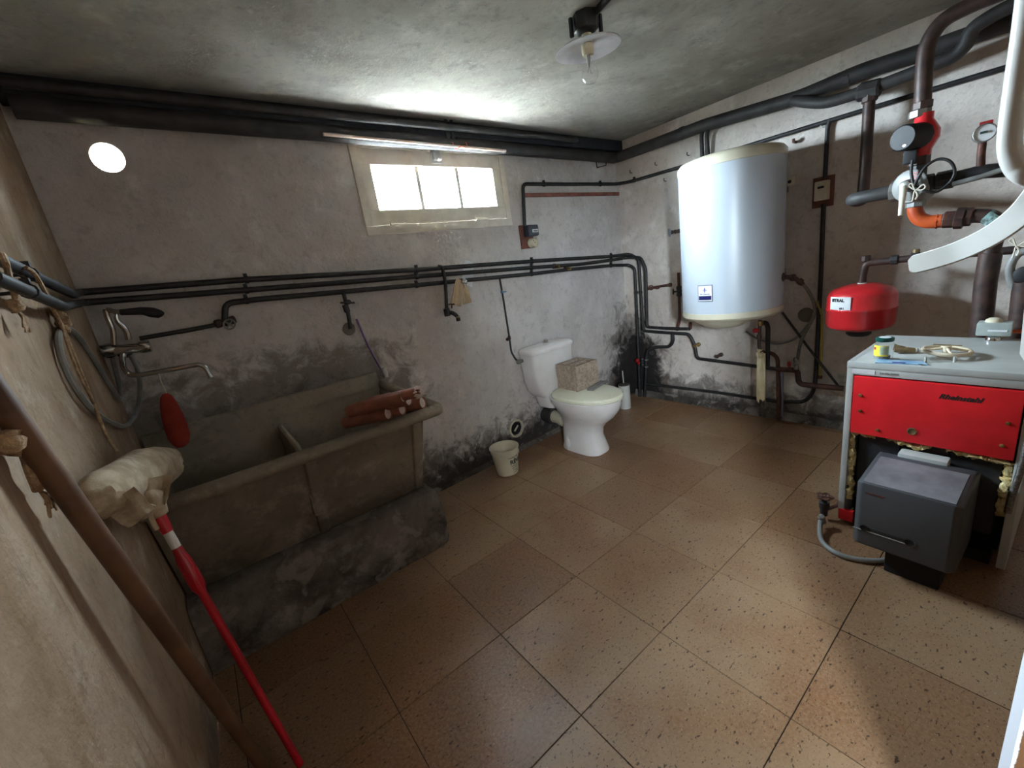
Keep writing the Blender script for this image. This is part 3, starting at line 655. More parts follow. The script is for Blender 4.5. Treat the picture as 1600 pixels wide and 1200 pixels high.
def patch(w, h, dz, th=.001, r=.0):
    g = MB(); nx_ = 8
    g.loft([[Vector((x, -h / 2 + dz, 0)), Vector((x, h / 2 + dz, 0)), Vector((x, h / 2 + dz, th)), Vector((x, -h / 2 + dz, th))] for x in [-w / 2 + w * i / nx_ for i in range(nx_ + 1)]]); return g
obj('badge_frame', wrap(patch(.092, .098, 0, .0012), HC, ab, hf, zb_), 'silver_frame', body, smooth=False)
bd = obj('badge', wrap(patch(.080, .086, 0, .0024), HC, ab, hf, zb_), 'white_paper', body, smooth=False)
obj('badge_bar', wrap(patch(.076, .024, -.026, .0032), HC, ab, hf, zb_), 'print_navy', body, smooth=False)
tm = text_mb('De Dietrich', .0125, bold=.0002, align='CENTER'); tm.v = [v + Vector((0, -.008, .0022)) for v in tm.v]; obj('lettering', wrap(tm, HC, ab, hf, zb_), 'print_navy', body)
em = MB()
em.lathe([(.010, 0), (.010, .0008), (.0075, .0008), (.0075, 0)], (0, .019, .0022), n=4, caps=False); em.box((0, .019, .0026), (.005, .014, .001)); em.box((0, .031, .0026), (.006, .004, .001)); em.box((-.011, .017, .0026), (.004, .004, .001)); em.box((.011, .017, .0026), (.004, .004, .001)); em.box((0, .007, .0026), (.008, .003, .001))
obj('emblem', wrap(em, HC, ab, hf, zb_), 'print_blue', body, smooth=False)

# ------------------------------------------------------------------ ceiling lamp
lc = Z(908, 24, ZC); lc = Vector((0.835, -0.335, ZC))
t = thing('ceiling_lamp', 'bare clear bulb under a white enamel disc shade on the ceiling', 'lamp', lc)
m = MB(); m.lathe([(.048, 0), (.048, -.03), (.044, -.05), (.03, -.06), (.02, -.062)], lc, n=8); m.box(lc + Vector((-.045, .03, -.035)), (.012, .012, .06)); m.box(lc + Vector((.045, -.03, -.035)), (.012, .012, .06)); obj('junction_box', m, 'black_enamel', t, bevel=.002)
sc_ = lc + Vector((0.0, -.0, -.098)); ax = Vector((-.04, -.02, 1)).normalized()
m = MB(); m.lathe([(.022, .012), (.05, .008), (.118, -.008), (.120, -.011), (.116, -.012), (.05, .003), (.022, .006)], sc_, ax, 48, caps=False); obj('shade', m, 'enamel_shade', t)
m = MB(); m.lathe([(.018, .045), (.018, .015), (.022, .01), (.022, -.02), (.019, -.03), (.001, -.03)], sc_, (0, 0, 1), 20); obj('socket', m, 'ivory_plastic', t)
m = MB(); m.lathe([(.012, -.03), (.013, -.038), (.0165, -.05), (.027, -.072), (.031, -.088), (.029, -.103), (.019, -.117), (.001, -.121)], sc_, n=28, caps=False); bl = obj('bulb', m, 'bulb_glass', t)
m = MB(); m.lathe([(.008, -.03), (.006, -.05), (.003, -.06), (.003, -.068)], sc_, n=10); m.tube([sc_ + Vector((-.01, 0, -.085)), sc_ + Vector((0, 0, -.066)), sc_ + Vector((.01, 0, -.085))], .0008, 6); obj('filament_stem', m, 'steel', bl)
m = MB(); m.tube([lc + Vector((0.01, -.035, -.012)), Z(962, -16, ZC - .012)], .012, 8); obj('cable_conduit', m, 'black_pipe', t)
# ------------------------------------------------------------------ pipes along the back wall
def pipe_thing(name, label, pts, r, mat, rad=0.03, cat='pipe', group=None, n=10, part='tube'):
    pp = fil(pts, rad) if rad else [Vector(p) for p in pts]
    lo = min(pp, key=lambda p: p.z); t = thing(name, label, cat, lo, 0, group)
    m = MB(); m.tube(pp, r, n); obj(part, m, mat, t); return t
def ring_part(parent, p, d, r, w, mat, name='fitting', n=8):
    d = Vector(d).normalized(); m = MB(); m.lathe([(r * .85, -w / 2), (r, -w / 2 + w * .1), (r, w / 2 - w * .1), (r * .85, w / 2)], p, d, n); return obj(name, m, mat, parent, smooth=False)
def stem_clip(parent, p, to_wall, r, mat='black_pipe'):
    """saddle clip holding a pipe to the wall"""
    w = Vector(to_wall).normalized(); m = MB(); u = Vector((0, 0, 1)); s_ = w.cross(u).normalized()
    m.lathe([(r * 1.02, -.007), (r * 1.3, -.007), (r * 1.3, .007), (r * 1.02, .007)], p, s_ if abs(w.z) < .5 else Vector((1, 0, 0)), 10, caps=False); m.tube([p + w * r, p + w * Vector(to_wall).length], .004, 6)
    m.box(p + u * (r * 1.3 + .004), (.014, .014, .012)); return obj('clip', m, mat, parent)
OB = .045
big = pipe_thing('heating_pipe', 'thick dark heating main running under the ceiling along back and right walls', [bp(LX + .03, 2.022, .05), bp(RX - .06, 1.99, .05) , R(1100, 196, .06), R(1250, 152, .06), R(1343, 113, .06), R(1440, 82, .06), R(1600, 26, .06)], .038, 'insulated_pipe', .05, n=16)
for px, py in ((1066, 208), (1325, 121)): ring_part(big, R(px, py, .06), (0, 1, 0), .041, .03, 'insulated_pipe')
up = pipe_thing('heating_pipe', 'thinner dark heating pipe above the main, against the dark ledge', [bp(LX + .03, 2.07, .105), bp(1.9, 2.07, .105)], .018, 'insulated_pipe', 0)
c0_ = B(707, 205, .12)
t = thing('pipe_hanger', 'dark iron strap hanger on the heating main above the window', 'hanger', c0_)
for dx in (-.018, .018):
    m = MB(); m.loft([[c0_ + BT * (dx - .009) + BN * .02 + Vector((0, 0, z)), c0_ + BT * (dx + .009) + BN * .02 + Vector((0, 0, z)), c0_ + BT * (dx + .009) + BN * .026 + Vector((0, 0, z)), c0_ + BT * (dx - .009) + BN * .026 + Vector((0, 0, z))] for z in (-.03, .03, .085)]); obj('strap', m, 'black_enamel', t)
rod = thing('curtain_rod', 'pale metal rod fixed just above the window', 'rod', B(790, 236, .1))
m = MB(); m.tube([B(505, 209.5, .1), B(790, 236, .1)], .0075, 10); obj('bar', m, 'copper_tint', rod)
m = MB(); m.tube(smooth_path([B(707, 222, .1), B(712, 233, .1), B(722, 228, .11), B(731, 233, .1), B(728, 222, .1)]), .0022, 6); obj('wire_tie', m, 'orange_pipe', rod)
m = MB()
bk_ = thing('wire_bracket', 'small bent iron bracket under the pipes near the right corner', 'bracket', B(940, 262, .03))
m.tube([B(931, 250, .0), B(933, 262, .03), B(947, 258, .03), B(947, 242, .03), B(947, 238, .0)], .004, 6); obj('rod', m, 'black_enamel', bk_)

p1 = pipe_thing('water_pipe', 'uppermost of the three thin black pipes along the back wall', [L(-12, 400, OB), L(100, 457, OB) + Vector((0, .12, 0)), B(124, 457, OB), B(385, 437, OB), B(652, 421.5, OB), B(840, 407.5, OB), B(955, 400.5, OB), R(984, 397, OB), R(998, 405, OB), R(1005, 517, OB), R(1048, 520.5, OB), R(1077, 522, OB), R(1086, 540, OB), R(1089, 560, OB), R(1150, 568, OB), R(1215, 577, OB)], .0125, 'black_pipe', .03, group='three water pipes on the back wall')
p2 = pipe_thing('water_pipe', 'middle of the three thin black pipes along the back wall', [L(-12, 431, OB), L(84, 478, OB) + Vector((0, .1, 0)), B(128, 473, OB), B(400, 452, OB), B(652, 432, OB), B(840, 417.5, OB), B(905, 413, OB), B(958, 406, OB), R(978, 402.5, OB + .02), R(1001, 402, OB + .02), R(1009, 420, OB + .02), R(1011, 511, OB + .02), R(1040, 513, OB + .02), R(1078, 514, OB + .02)], .0125, 'black_pipe', .03, group='three water pipes on the back wall')
p3 = pipe_thing('water_pipe', 'lowest of the three thin black pipes, bent up from the stop valve', [B(351, 500, .05), B(352, 474, OB), B(400, 468, OB), B(652, 445.5, OB), B(840, 427, OB), B(885, 421.5, OB), B(960, 414.5, OB), R(983, 414, OB), R(992, 420, OB), R(995.5, 500, OB), R(998, 560, OB), R(1000, 628, OB)], .0125, 'black_pipe', .03, group='three water pipes on the back wall')
for px in (385, 651, 831, 955):
    for k, tt in enumerate((p1, p2, p3)):
        line = [((385, 437), (652, 421.5), (840, 407.5), (955, 400.5)), ((400, 452), (652, 432), (840, 417.5), (905, 413), (958, 406)), ((400, 468), (652, 445.5), (840, 427), (885, 421.5), (960, 414.5))][k]
        q0, q1 = line[0], line[1]
        for qa, qb in zip(line, line[1:]):
            if qa[0] - 20 <= px <= qb[0]: q0, q1 = qa, qb; break
        f = (px - q0[0]) / (q1[0] - q0[0]); stem_clip(tt, B(px, q0[1] + f * (q1[1] - q0[1]), OB), BN * OB, .0125)
stem_clip(p1, L(46, 428, OB), (-OB, 0, 0), .0125); stem_clip(p2, L(46, 455, OB), (-OB, 0, 0), .0125)
for px, py in ((866, 416), (885, 420)): ring_part(p2 if py < 418 else p3, B(px, py, OB), BT, .017, .035, 'brown_pipe'); 
for tt, px, py in ((p2, 869, 417), (p3, 887, 420)):
    m = MB(); m.lathe([(.011, 0), (.011, .03), (.008, .032)], B(px, py, OB + .01), -BN, 8); obj('stopcock', m, 'brass', tt)
for px, py in ((997, 457), (1003, 457), (1010, 457)): pass
ring_part(p3, R(994, 457, OB), (0, 0, 1), .016, .02, 'black_pipe'); ring_part(p1, R(1001, 457, OB), (0, 0, 1), .016, .02, 'black_pipe')
m = MB(); m.lathe([(.018, 0), (.02, .012), (.016, .02)], R(997, 563, OB + .015), (-1, 0.3, 0), 10); obj('valve_wheel', m, 'red_handle', p3)

# trough tap riser, stop valve and feed
def hand_valve(name, label, p, d, wheel_d, r=.018, mat='brown_pipe', wmat='steel', wr=.022):
    t = thing(name, label, 'valve', p - Vector((0, 0, .03))); d = Vector(d).normalized(); w = Vector(wheel_d).normalized()
    m = MB(); m.lathe([(r * .75, -.04), (r, -.035), (r, -.02), (r * .8, -.012), (r * 1.15, 0), (r * .8, .012), (r, .02), (r, .035), (r * .75, .04)], p, d, 12); obj('valve_body', m, mat, t)
    m = MB(); m.tube([p, p + w * .04], .006, 8); obj('spindle', m, mat, t)
    m = MB(); c = p + w * .042; u = w.orthogonal().normalized(); v = w.cross(u); n_ = 18
    ringp = [c + (u * math.cos(2 * PI * j / n_) + v * math.sin(2 * PI * j / n_)) * wr for j in range(n_ + 1)]; m.tube(ringp, .0035, 6, caps=False)
    for a in (0, PI / 2, PI, 3 * PI / 2): m.tube([c, c + (u * math.cos(a) + v * math.sin(a)) * wr], .003, 6)
    m.lathe([(.007, -.004), (.007, .004)], c, w, 8); obj('handwheel', m, wmat, t); return t
hand_valve('stop_valve', 'small stop valve with steel wheel at the end of the lowest black pipe', B(352, 503, .05), (-BT + Vector((0, 0, -.1))), -BN + Vector((.2, 0, -.3)), wmat='steel')
fp = pipe_thing('feed_pipe', 'thin rusty feed pipe from stop valve down to the wall mixer', [B(345, 506, .05), B(300, 515, .05), B(218, 529, .06)], .009, 'black_pipe', .02)
t2 = pipe_thing('trough_tap', 'black pipe stub with cross handle tap above the trough middle', [B(536, 455, OB), B(540, 470, OB), B(544, 490, .06), B(548, 514, .07)], [.010] * 14, 'black_pipe', .02, 'tap')
m = MB(); m.tube([B(532, 473, .065), B(554, 473, .065)], .005, 8); m.lathe([(.012, 0), (.012, .03)], B(542, 472, .04), -BN, 8); obj('cross_handle', m, 'black_pipe', t2)
ring_part(t2, B(541, 482, .05), (BT * .1 + Vector((0, 0, -1))), .016, .04, 'black_pipe'); m = MB(); m.lathe([(.032, 0), (.034, .004), (.03, .006)], B(545, 514, 0.0), -BN, 16); obj('wall_rose', m, 'damp_disc', t2)
t2 = pipe_thing('hose_tap', 'black hose tap dropped from the pipes beside the hanging gloves', [B(684, 416, OB), B(691, 417, OB + .01), B(696, 440, OB + .03), B(698, 482, OB + .03)], .010, 'black_pipe', .025, 'tap')
p = B(698.5, 488, OB + .03)
ring_part(t2, p, (0, 0, 1), .019, .045, 'black_pipe', n=10)
m = MB(); m.tube([p, B(707, 489, OB + .05), B(712, 492, OB + .07), B(716, 496, OB + .08)], [.014, .013, .012, .010], 10); obj('spout', m, 'black_pipe', t2)
ring_part(t2, B(715.5, 495, OB + .08), (0, 0, 1), .012, .008, 'brass'); ring_part(t2, B(716, 499, OB + .08), (0, 0, 1), .013, .02, 'black_pipe', 'hose_nut')
m = MB(); m.tube([B(706, 482, OB + .05), B(706, 476, OB + .05)], .004, 6); m.tube([B(701, 475.5, OB + .05), B(710, 475.5, OB + .05)], .0045, 6); obj('tap_handle', m, 'rust_pipe', t2)
# gloves hung on the pipe with a steel clip, strip of card behind
t3 = thing('work_gloves', 'pair of limp beige gloves hung on the lowest pipe with a silver clip', 'gloves', B(718, 475, .07))
def cloth_strip(cols, thick=.004):
    """sheet through columns of points, given thickness"""
    m = MB(); a = []; nrm = -BN
    m.loft(cols, caps=False, closed=False); return m
def drape(top, bottom, w0, w1, amp, nfold, seed=0, nv=9, nu=17, out=Vector((0, -1, 0)), th=.004, ragged=.01):
    top, bottom = Vector(top), Vector(bottom); ax = (bottom - top); s_ = ax.cross(out).normalized(); m = MB(); f, b = [], []
    for i in range(nv):
        t_ = i / (nv - 1); row = []
        for j in range(nu):
            u = j / (nu - 1) - .5; w = w0 + (w1 - w0) * t_ ** .7
            d = amp * (0.35 + .65 * t_) * math.sin(u * nfold * 2 * PI + seed + .6 * t_) + .003 * noise.noise(Vector((u * 9, t_ * 7, seed)))
            row.append(top + ax * t_ * (1 + (ragged * noise.noise(Vector((u * 8, seed, 2))) * 4 if i == nv - 1 else 0)) + s_ * (u * w) + out * d)
        f.append(row); b.append([p - out * th for p in row])
    n_ = nu; rings = [fr + br[::-1] for fr, br in zip(f, b)]
    m.loft(rings); return m
obj('glove', drape(B(717, 436, .075), B(712, 477, .085), .03, .07, .016, 1.6, 1.0, out=-BN), 'rag', t3)
obj('glove', drape(B(725, 444, .09), B(731, 474, .095), .03, .085, .018, 1.7, 2.6, out=-BN), 'rag', t3)
m = MB(); m.lathe([(.017, 0), (.019, .006), (.012, .012), (.001, .013)], B(725.5, 440, .085), -BN, 14); m.box(B(726, 446, .09), (.012, .012, .03)); obj('clip', m, 'chrome', t3)
m = MB(); q = [B(726, 406, .02), B(740, 410, .02), B(738, 449, .018), B(730, 446, .018), B(721, 434, .02)]; m.loft([q, [x - BN * .0015 for x in q]]); tag(obj('card_strip', m, 'white_paper', smooth=False), 'strip of white card tucked behind the three pipes above the gloves', 'card')
# toilet feed
tf = pipe_thing('cistern_feed', 'thin black pipe dropping to the left side of the toilet cistern', [B(780, 430, OB), B(781, 436, OB), B(787, 470, .03), B(796, 528, .03), B(799, 550, .03), B(806, 562, .06), B(812, 566, .08)], .0065, 'black_pipe', .02)
m = MB(); m.lathe([(.009, -.008), (.009, .008)], B(784, 456, .035), (0, 0, 1), 10); m.box(B(788, 456, .03), (.03, .006, .008)); obj('blue_tie', m, 'blue_tape', tf); stem_clip(tf, B(796, 529, .03), BN * .03, .0065, 'rust_pipe')
m = MB(); m.lathe([(.012, 0), (.012, .03), (.009, .034)], B(796, 529, .0), (-BT - BN * .3), 8); obj('wall_plug', m, 'rust_pipe', tf)
m = MB(); m.lathe([(.014, -.02), (.016, 0), (.012, .025)], B(812, 565, .09), BT, 10); obj('angle_valve', m, 'steel', tf)
# conduit, hour meter board, wooden batten
cn = pipe_thing('cable_conduit', 'black cable conduit bent down to the meter board and round the corner behind the heater', [B(820, 357, .018), B(817, 287.5, .018), B(890, 288, .018), B(963, 287.5, .018), R(985, 284, .018), R(1058, 262.5, .018), R(1200, 218, .018), R(1295, 189, .018), R(1450, 142, .018), R(1600, 97, .018)], .012, 'black_pipe', .035, 'conduit')
for px in (850, 938): stem_clip(cn, B(px, 288, .018), BN * .018, .012)
stem_clip(cn, R(991, 282, .018), (.018, 0, 0), .012)
t = thing('meter_board', 'brown board with black counter box and round ivory socket below the conduit', 'meter', B(826, 389, 0))
lx0 = (B(812, 372) - Vector((0, BY0, 0))).dot(BT); zt_, zb2 = 1.545, 1.392
m = bbox(lx0, lx0 + .115, zb2, zt_, .001, .014); obj('backboard', m, 'brown_board', t, bevel=.002)
m = bbox(lx0 + .028, lx0 + .123, 1.466, 1.538, .014, .068); mb_ = obj('counter_box', m, 'blue_black', t, bevel=.008)
m = bbox(lx0 + .062, lx0 + .113, 1.488, 1.508, .068, .0695); obj('counter_window', m, 'white_paper', mb_)
tm = text_mb('10004', .017, bold=.0003, align='CENTER'); tm.xform(frame_mat(bp(lx0 + .0875, 1.492, .0698), BT, (0, 0, 1))); obj('digits', tm, 'print_black', mb_)
m = MB(); m.lathe([(.031, 0), (.031, .045), (.027, .05), (.027, .03), (.001, .03)], bp(lx0 + .085, 1.425, .012), -BN, 28); sk = obj('socket', m, 'ivory_plastic', t)
for dx, dz in ((-.012, 0), (.012, 0), (0, .012)):
    m = MB(); m.lathe([(.0035, 0), (.0035, .003)], bp(lx0 + .085 + dx, 1.425 + dz, .041), -BN, 8); obj('socket_hole', m, 'print_black', sk)
m = bbox((B(818, 305) - Vector((0, BY0, 0))).dot(BT), RX + .018, 1.722, 1.748, .0, .014); tag(obj('wood_batten', m, 'red_wood', bevel=.002), 'reddish wooden batten nailed along the back wall below the conduit', 'batten')

# ------------------------------------------------------------------ wall mixer over the trough
mc = B(200, 545, .09)
t = thing('mixer_tap', 'chrome wall mixer tap with swivel spout over the trough, shower cradle on top', 'tap', mc - Vector((0, 0, .12)))
m = MB(); a_, b_ = B(172, 547, .08), B(220, 543, .10); m.tube([a_, b_], .019, 14); obj('mixer_body', m, 'chrome', t)
for q, mt in ((B(152, 549, .08), 'black_enamel'), (B(222, 541, .11), 'black_enamel')):
    pass
m = MB(); m.lathe([(.02, -.01), (.024, 0), (.024, .025), (.015, .03)], B(221, 543, .10), BT, 10); obj('hot_knob', m, 'chrome', t); m = MB(); m.lathe([(.012, 0), (.01, .004)], B(226, 542.5, .105), BT, 10); obj('knob_cap', m, 'red_handle', t)
m = MB(); m.lathe([(.02, -.03), (.024, -.005), (.024, .02), (.015, .024)], B(170, 547, .08), -BT, 10); obj('cold_knob', m, 'chrome', t)
for px in (170, 194):
    m = MB(); m.lathe([(.026, 0), (.026, .01), (.014, .014), (.012, .08)], B(px, 549, 0.0), -BN, 12); obj('wall_union', m, 'black_enamel', t)
m = MB(); m.tube(smooth_path([B(192, 552, .09), B(192, 565, .10), B(195, 577, .13), B(204, 586, .17)]), .010, 10); m2_ = fil([B(204, 586, .17), B(216, 586.5, .19), B(318, 568, .27), B(330, 590, .28)], .03); m.tube(m2_, .0095, 10); obj('spout', m, 'chrome', t)
m = MB(); m.tube(smooth_path([B(201, 530, .10), B(196, 515, .11), B(183, 500, .12), B(182, 488, .12)]), [.010] * 12 + [.008] * 7, 10); m.tube(smooth_path([B(178, 538, .10), B(176, 515, .11), B(168, 495, .115), B(165, 484, .12)]), .009, 10); obj('cradle', m, 'chrome', t)
t = thing('shower_handset', 'hand shower with black handle in the mixer cradle, long grey hose looped', 'shower', B(200, 488, .12))
hp = [B(166, 484, .12), B(178, 486.5, .125), B(190, 488, .13)]; m = MB(); m.tube(hp, .0085, 10); obj('connector', m, 'chrome', t)
m = MB(); m.tube(smooth_path([B(188, 488, .13), B(205, 487, .135), B(222, 486, .14), B(236, 488, .145), B(250, 491, .15), B(254, 493, .152)], 4), [.011, .0115, .012, .0125, .013, .0135, .014, .0145, .015, .016, .017, .0185, .019, .019, .018, .017, .016, .014, .012, .010, .007], 12); obj('handle', m, 'black_plastic', t)
m = MB(); m.tube(smooth_path([B(204, 556, .10), B(214, 575, .12), B(219, 605, .10), B(215, 640, .05), L(199, 664, .016), L(178, 662, .016), L(150, 645, .014), L(122, 612, .014), L(98, 565, .012), L(91, 530, .012), L(97, 512, .012), L(108, 513, .012), L(122, 526, .012), L(136, 545, .012), L(155, 575, .012), L(171, 601, .012), L(187, 624, .014), B(187, 605, .05), B(176, 560, .08)], 7), .0078, 8); obj('hose', m, 'grey_hose', t)
# red scrubbing pad on a string
t = thing('scrub_pad', 'red oval scrubbing pad hanging by a string from the tap spout', 'scrubber', B(285, 698, .22))
m = MB(); m.tube(smooth_path([B(247, 580.5, .215), B(252, 597, .22), B(262, 618, .22)], 4), .0022, 6); obj('string', m, 'straw_string', t)
a_, b_ = B(258, 615, .22), B(285, 699, .22); d = (b_ - a_).normalized(); sd = d.cross(BN).normalized(); m = MB(); rings = []
for f, w, th in ((0, .008, .004), (.06, .018, .008), (.2, .026, .011), (.4, .033, .013), (.6, .036, .014), (.8, .034, .013), (.92, .026, .011), (.98, .015, .007), (1, .004, .003)):
    c_ = a_.lerp(b_, f); rings.append([c_ + sd * (math.cos(2 * PI * j / 16) * w) + BN * (math.sin(2 * PI * j / 16) * th) for j in range(16)])
m.loft(rings); obj('pad', disp(m, .0025, 60), 'sponge_red', t)

# ------------------------------------------------------------------ ropes on the left wall
def rope_thing(name, label, pts, r, knots=(), mat='rope', k=6, fray=None):
    pp = smooth_path(pts, k); t = thing(name, label, 'rope', min(pp, key=lambda q: q.z)); m = MB(); m.tube(pp, r, 8); obj('strand', m, mat, t)
    for q, kr in knots:
        m = MB(); m.loft([sell(0, 0, z * kr, x * kr, x * kr, x * kr, 10, 2) for z, x in ((-1, .2), (-.8, .7), (-.2, 1), (.3, .8), (.7, .9), (1, .3))]); m.xform(Matrix.Translation(q)); obj('knot', disp(m, kr * .3, 60, kr * 99), mat, t)
    if fray:
        for j in range(7):
            m = MB(); e = fray + Vector((.004, random.uniform(-.03, .02), random.uniform(-.05, -.02))); m.tube([fray, (fray + e) / 2 + Vector((.004, 0, 0)), e], .0022, 5); obj('fray', m, mat, t)
    return t
rope_thing('hanging_rope', 'short frayed beige rope end over the left wall pipes near the frame edge', [L(4, 398, .06), L(10, 415, .065), L(17, 442, .04), L(24, 466, .03), L(26, 480, .025)], .005, [(L(24, 478, .025), .014)], fray=L(26, 484, .02))
rope_thing('hanging_rope', 'long beige rope from left wall pipe to the cloth mop head, knotted at the hose', [L(40, 418, .06), L(54, 428, .065), L(68, 452, .06), L(84, 485, .025), L(98, 512, .022), L(122, 570, .022), L(150, 640, .022), L(166, 680, .025), L(184, 707, .04)], .0042, [(L(92, 490, .022), .016), (L(99, 502, .024), .018), (L(101, 514, .022), .012)])
rope_thing('hanging_rope', 'thin second strand of rope running beside the grey hose', [L(97, 506, .024), L(106, 540, .03), L(128, 595, .03), L(147, 630, .024)], .003)
rope_thing('hanging_rope', 'knotted rag-like rope bundle behind the wooden pole at the left frame edge', [L(-6, 640, .02), L(8, 662, .02), L(22, 690, .02), L(36, 702, .02), L(48, 735, .02), L(60, 765, .015)], .008, [(L(12, 690, .02), .02), (L(25, 696, .02), .018)], fray=L(60, 765, .015))

# ------------------------------------------------------------------ pole and mop leaning on the left wall
a_, b_ = Z(414, 1203, 0.0), L(0, 641, .025); d = (b_ - a_); top = a_ + d * 1.14
top.x = max(top.x, LX + .021); t = thing('wooden_pole', 'long dark brown wooden pole leaning on the left wall', 'pole', a_)
m = MB(); m.tube([a_ + Vector((0, 0, .010)), a_.lerp(top, .3), a_.lerp(top, .6), top], [.015, .0165, .0175, .0175], 14); obj('shaft', m, 'wood_pole', t)
a_ = Z(470, 1197, 0.0); b_ = XX(247, 805, -.775)
t = thing('mop', 'mop with red handle standing head up, its head wrapped in beige cloth', 'mop', a_)
m = MB(); f = lambda s_: a_.lerp(b_, s_)
m.tube([f(0) + Vector((0, 0, .006)), f(.3), f(.72), f(.74), f(.78), f(.84), f(.86), f(.885)], [.010, .010, .0105, .0165, .0175, .0165, .0125, .012], 14); obj('handle', m, 'red_plastic', t)
m = MB(); m.tube([f(.885), f(.94)], .0115, 14); obj('white_band', m, 'white_plastic', t)
m = MB(); m.tube([f(.94), f(.97), f(1.03)], [.0125, .0145, .016], 14); obj('red_ferrule', m, 'red_plastic', t)
hc_ = XX(212, 755, -.80); ha, hb_ = L(160, 772, .035), XX(268, 722, -.765)
ax = (hb_ - ha).normalized(); uu = Vector((0, 0, 1)); uu = (uu - ax * uu.dot(ax)).normalized(); vv = ax.cross(uu); ln = (hb_ - ha).length; m = MB(); rings = []
for s_, ru, rv in ((-.10, .004, .004), (-.08, .03, .03), (0, .052, .045), (.2, .062, .055), (.45, .07, .058), (.7, .072, .055), (.88, .06, .048), (.97, .042, .035), (1.02, .022, .02), (1.03, .004, .004)):
    rings.append([ha + ax * (ln * s_) + uu * (math.cos(2 * PI * j / 28) * ru) + vv * (math.sin(2 * PI * j / 28) * rv) for j in range(28)])
m.loft(rings); m.v = [v + Vector(noise.noise_vector(v * 22)) * .010 + Vector(noise.noise_vector(v * 60)) * .004 for v in m.v]; m.v = [Vector((max(v.x, LX + .006), v.y, v.z)) for v in m.v]; obj('cloth_head', m, 'rag_pale', t)
kn = f(1.03); cdir = (CAM - kn).normalized()
obj('cloth_flap', disp(drape(hc_ + cdir * .035 + Vector((.03, 0, .0)), kn + cdir * .02 + Vector((0, 0, .0)), .10, .05, .012, 1.4, .5, out=cdir, th=.006), .004, 40), 'rag_pale', t)
obj('cloth_flap', disp(drape(ha + cdir * .03 + Vector((0.02, 0, -.02)), ha.lerp(kn, .6) + cdir * .02 + Vector((0, 0, -.045)), .07, .06, .012, 1.3, 2.2, out=cdir, th=.006), .004, 40), 'rag_pale', t)
m = MB(); m.loft([sell(0, 0, z, r_, r_, r_, 18, 2) for z, r_ in ((-.03, .014), (-.027, .021), (-.005, .024), (.01, .022), (.03, .027), (.045, .012))]); m.xform(Matrix.Translation(kn)); obj('cloth_neck', disp(m, .006, 45), 'rag_pale', t)
m = MB(); kp = kn + cdir * .026; m.tube(smooth_path([kp + Vector((-.022, 0, .012)), kp + Vector((.0, 0, .0)), kp + Vector((-.012, 0, -.02)), kp + Vector((-.010, 0, -.06))], 4), .006, 8); m.tube(smooth_path([kp + Vector((-.02, 0, .0)), kp + Vector((-.03, 0.0, -.012)), kp + Vector((-.018, 0, -.018)), kp + Vector((0, 0, 0))], 4), .006, 8); obj('tie_strip', m, 'rag_pale', t)
# ------------------------------------------------------------------ right wall: pipes behind and below the heater
def rp(px, py, off=.03): return R(px, py, off)
sec = pipe_thing('heating_pipe', 'second thick heating pipe branching below the main on the right wall, dipping then rising', [R(1240, 157, .08), R(1264, 160, .12), R(1292, 161, .13), R(1358, 140, .13), R(1432, 112, .13), R(1494, 86, .13), R(1511, 68, .14), R(1518, 45, .15), R(1560, 18, .16), R(1620, -8, .16)], .028, 'insulated_pipe', .09, n=16)
ring_part(sec, R(1358, 141, .13), (0, 1, .1), .042, .09, 'insulated_pipe'); 
drop = pipe_thing('heating_pipe', 'vertical brown heating pipe dropping from the branch to the elbow left of the mixing valve', [R(1359, 140, .13), R(1357, 180, .13), R(1352, 260, .14), R(1348, 308, .15)], .025, 'brown_pipe', .03, n=14)
ring_part(drop, R(1359, 152, .13), (0, 0, 1), .033, .045, 'brown_pipe')
pair = [(1096, 1097), (1104, 1106)]
for k, (xa_, xb_) in enumerate(pair):
    pipe_thing('heater_riser', ('left' if k == 0 else 'right') + ' one of two black pipes dropping from the main behind the heater top', [R(xa_ + 3, 200, .07), R(xa_, 212, .05), R(xb_, 236, .03), R(xb_ + 2, 262, .03)], .0125, 'black_pipe', .03, group='riser pipes behind the heater')
cv = pipe_thing('cable_conduit', 'black conduit dropping from the high conduit to the switch board', [R(1297, 186, .02), R(1293, 200, .02), R(1289, 278, .02)], .011, 'black_pipe', .02, 'conduit')
m = MB(); cc = R(1290, 193, .02); m.tube([cc + Vector((0, .022 * math.cos(a), .018 * math.sin(a))) for a in [i * .5 for i in range(14)]], .003, 6); obj('wire_loop', m, 'grey_hose', cv)
cv2 = pipe_thing('cable_conduit', 'black conduit running down from the switch board and back along the wall foot', [R(1287, 318, .02), R(1283, 420, .02), R(1278, 520, .02), R(1274, 598, .02), R(1270, 614, .02), R(1258, 628, .02), R(1215, 628, .02), R(1120, 613, .02), R(1012, 600, .02)], .012, 'black_pipe', .05, 'conduit')
for px, py in ((1284, 405), (1281, 495)): stem_clip(cv2, R(px, py, .02), (.02, 0, 0), .012)
tb = thing('switch_board', 'brown wooden board with cream switch beside the heater', 'switch', R(1287, 320, 0))
m = MB(); a_, b_ = R(1272, 280, 0), R(1303, 320, 0); m.box(((RX - .009), (a_.y + b_.y) / 2, (a_.z + b_.z) / 2), (.016, abs(a_.y - b_.y), abs(a_.z - b_.z) + .004)); obj('backboard', m, 'brown_board', tb, bevel=.002)
m = MB(); a_, b_ = R(1276, 285, .02), R(1296, 311, .02); cs = Vector((RX - .035, (a_.y + b_.y) / 2, (a_.z + b_.z) / 2)); m.box(cs, (.04, abs(a_.y - b_.y), abs(a_.z - b_.z))); sw = obj('switch_box', m, 'ivory_plastic', tb, bevel=.005)
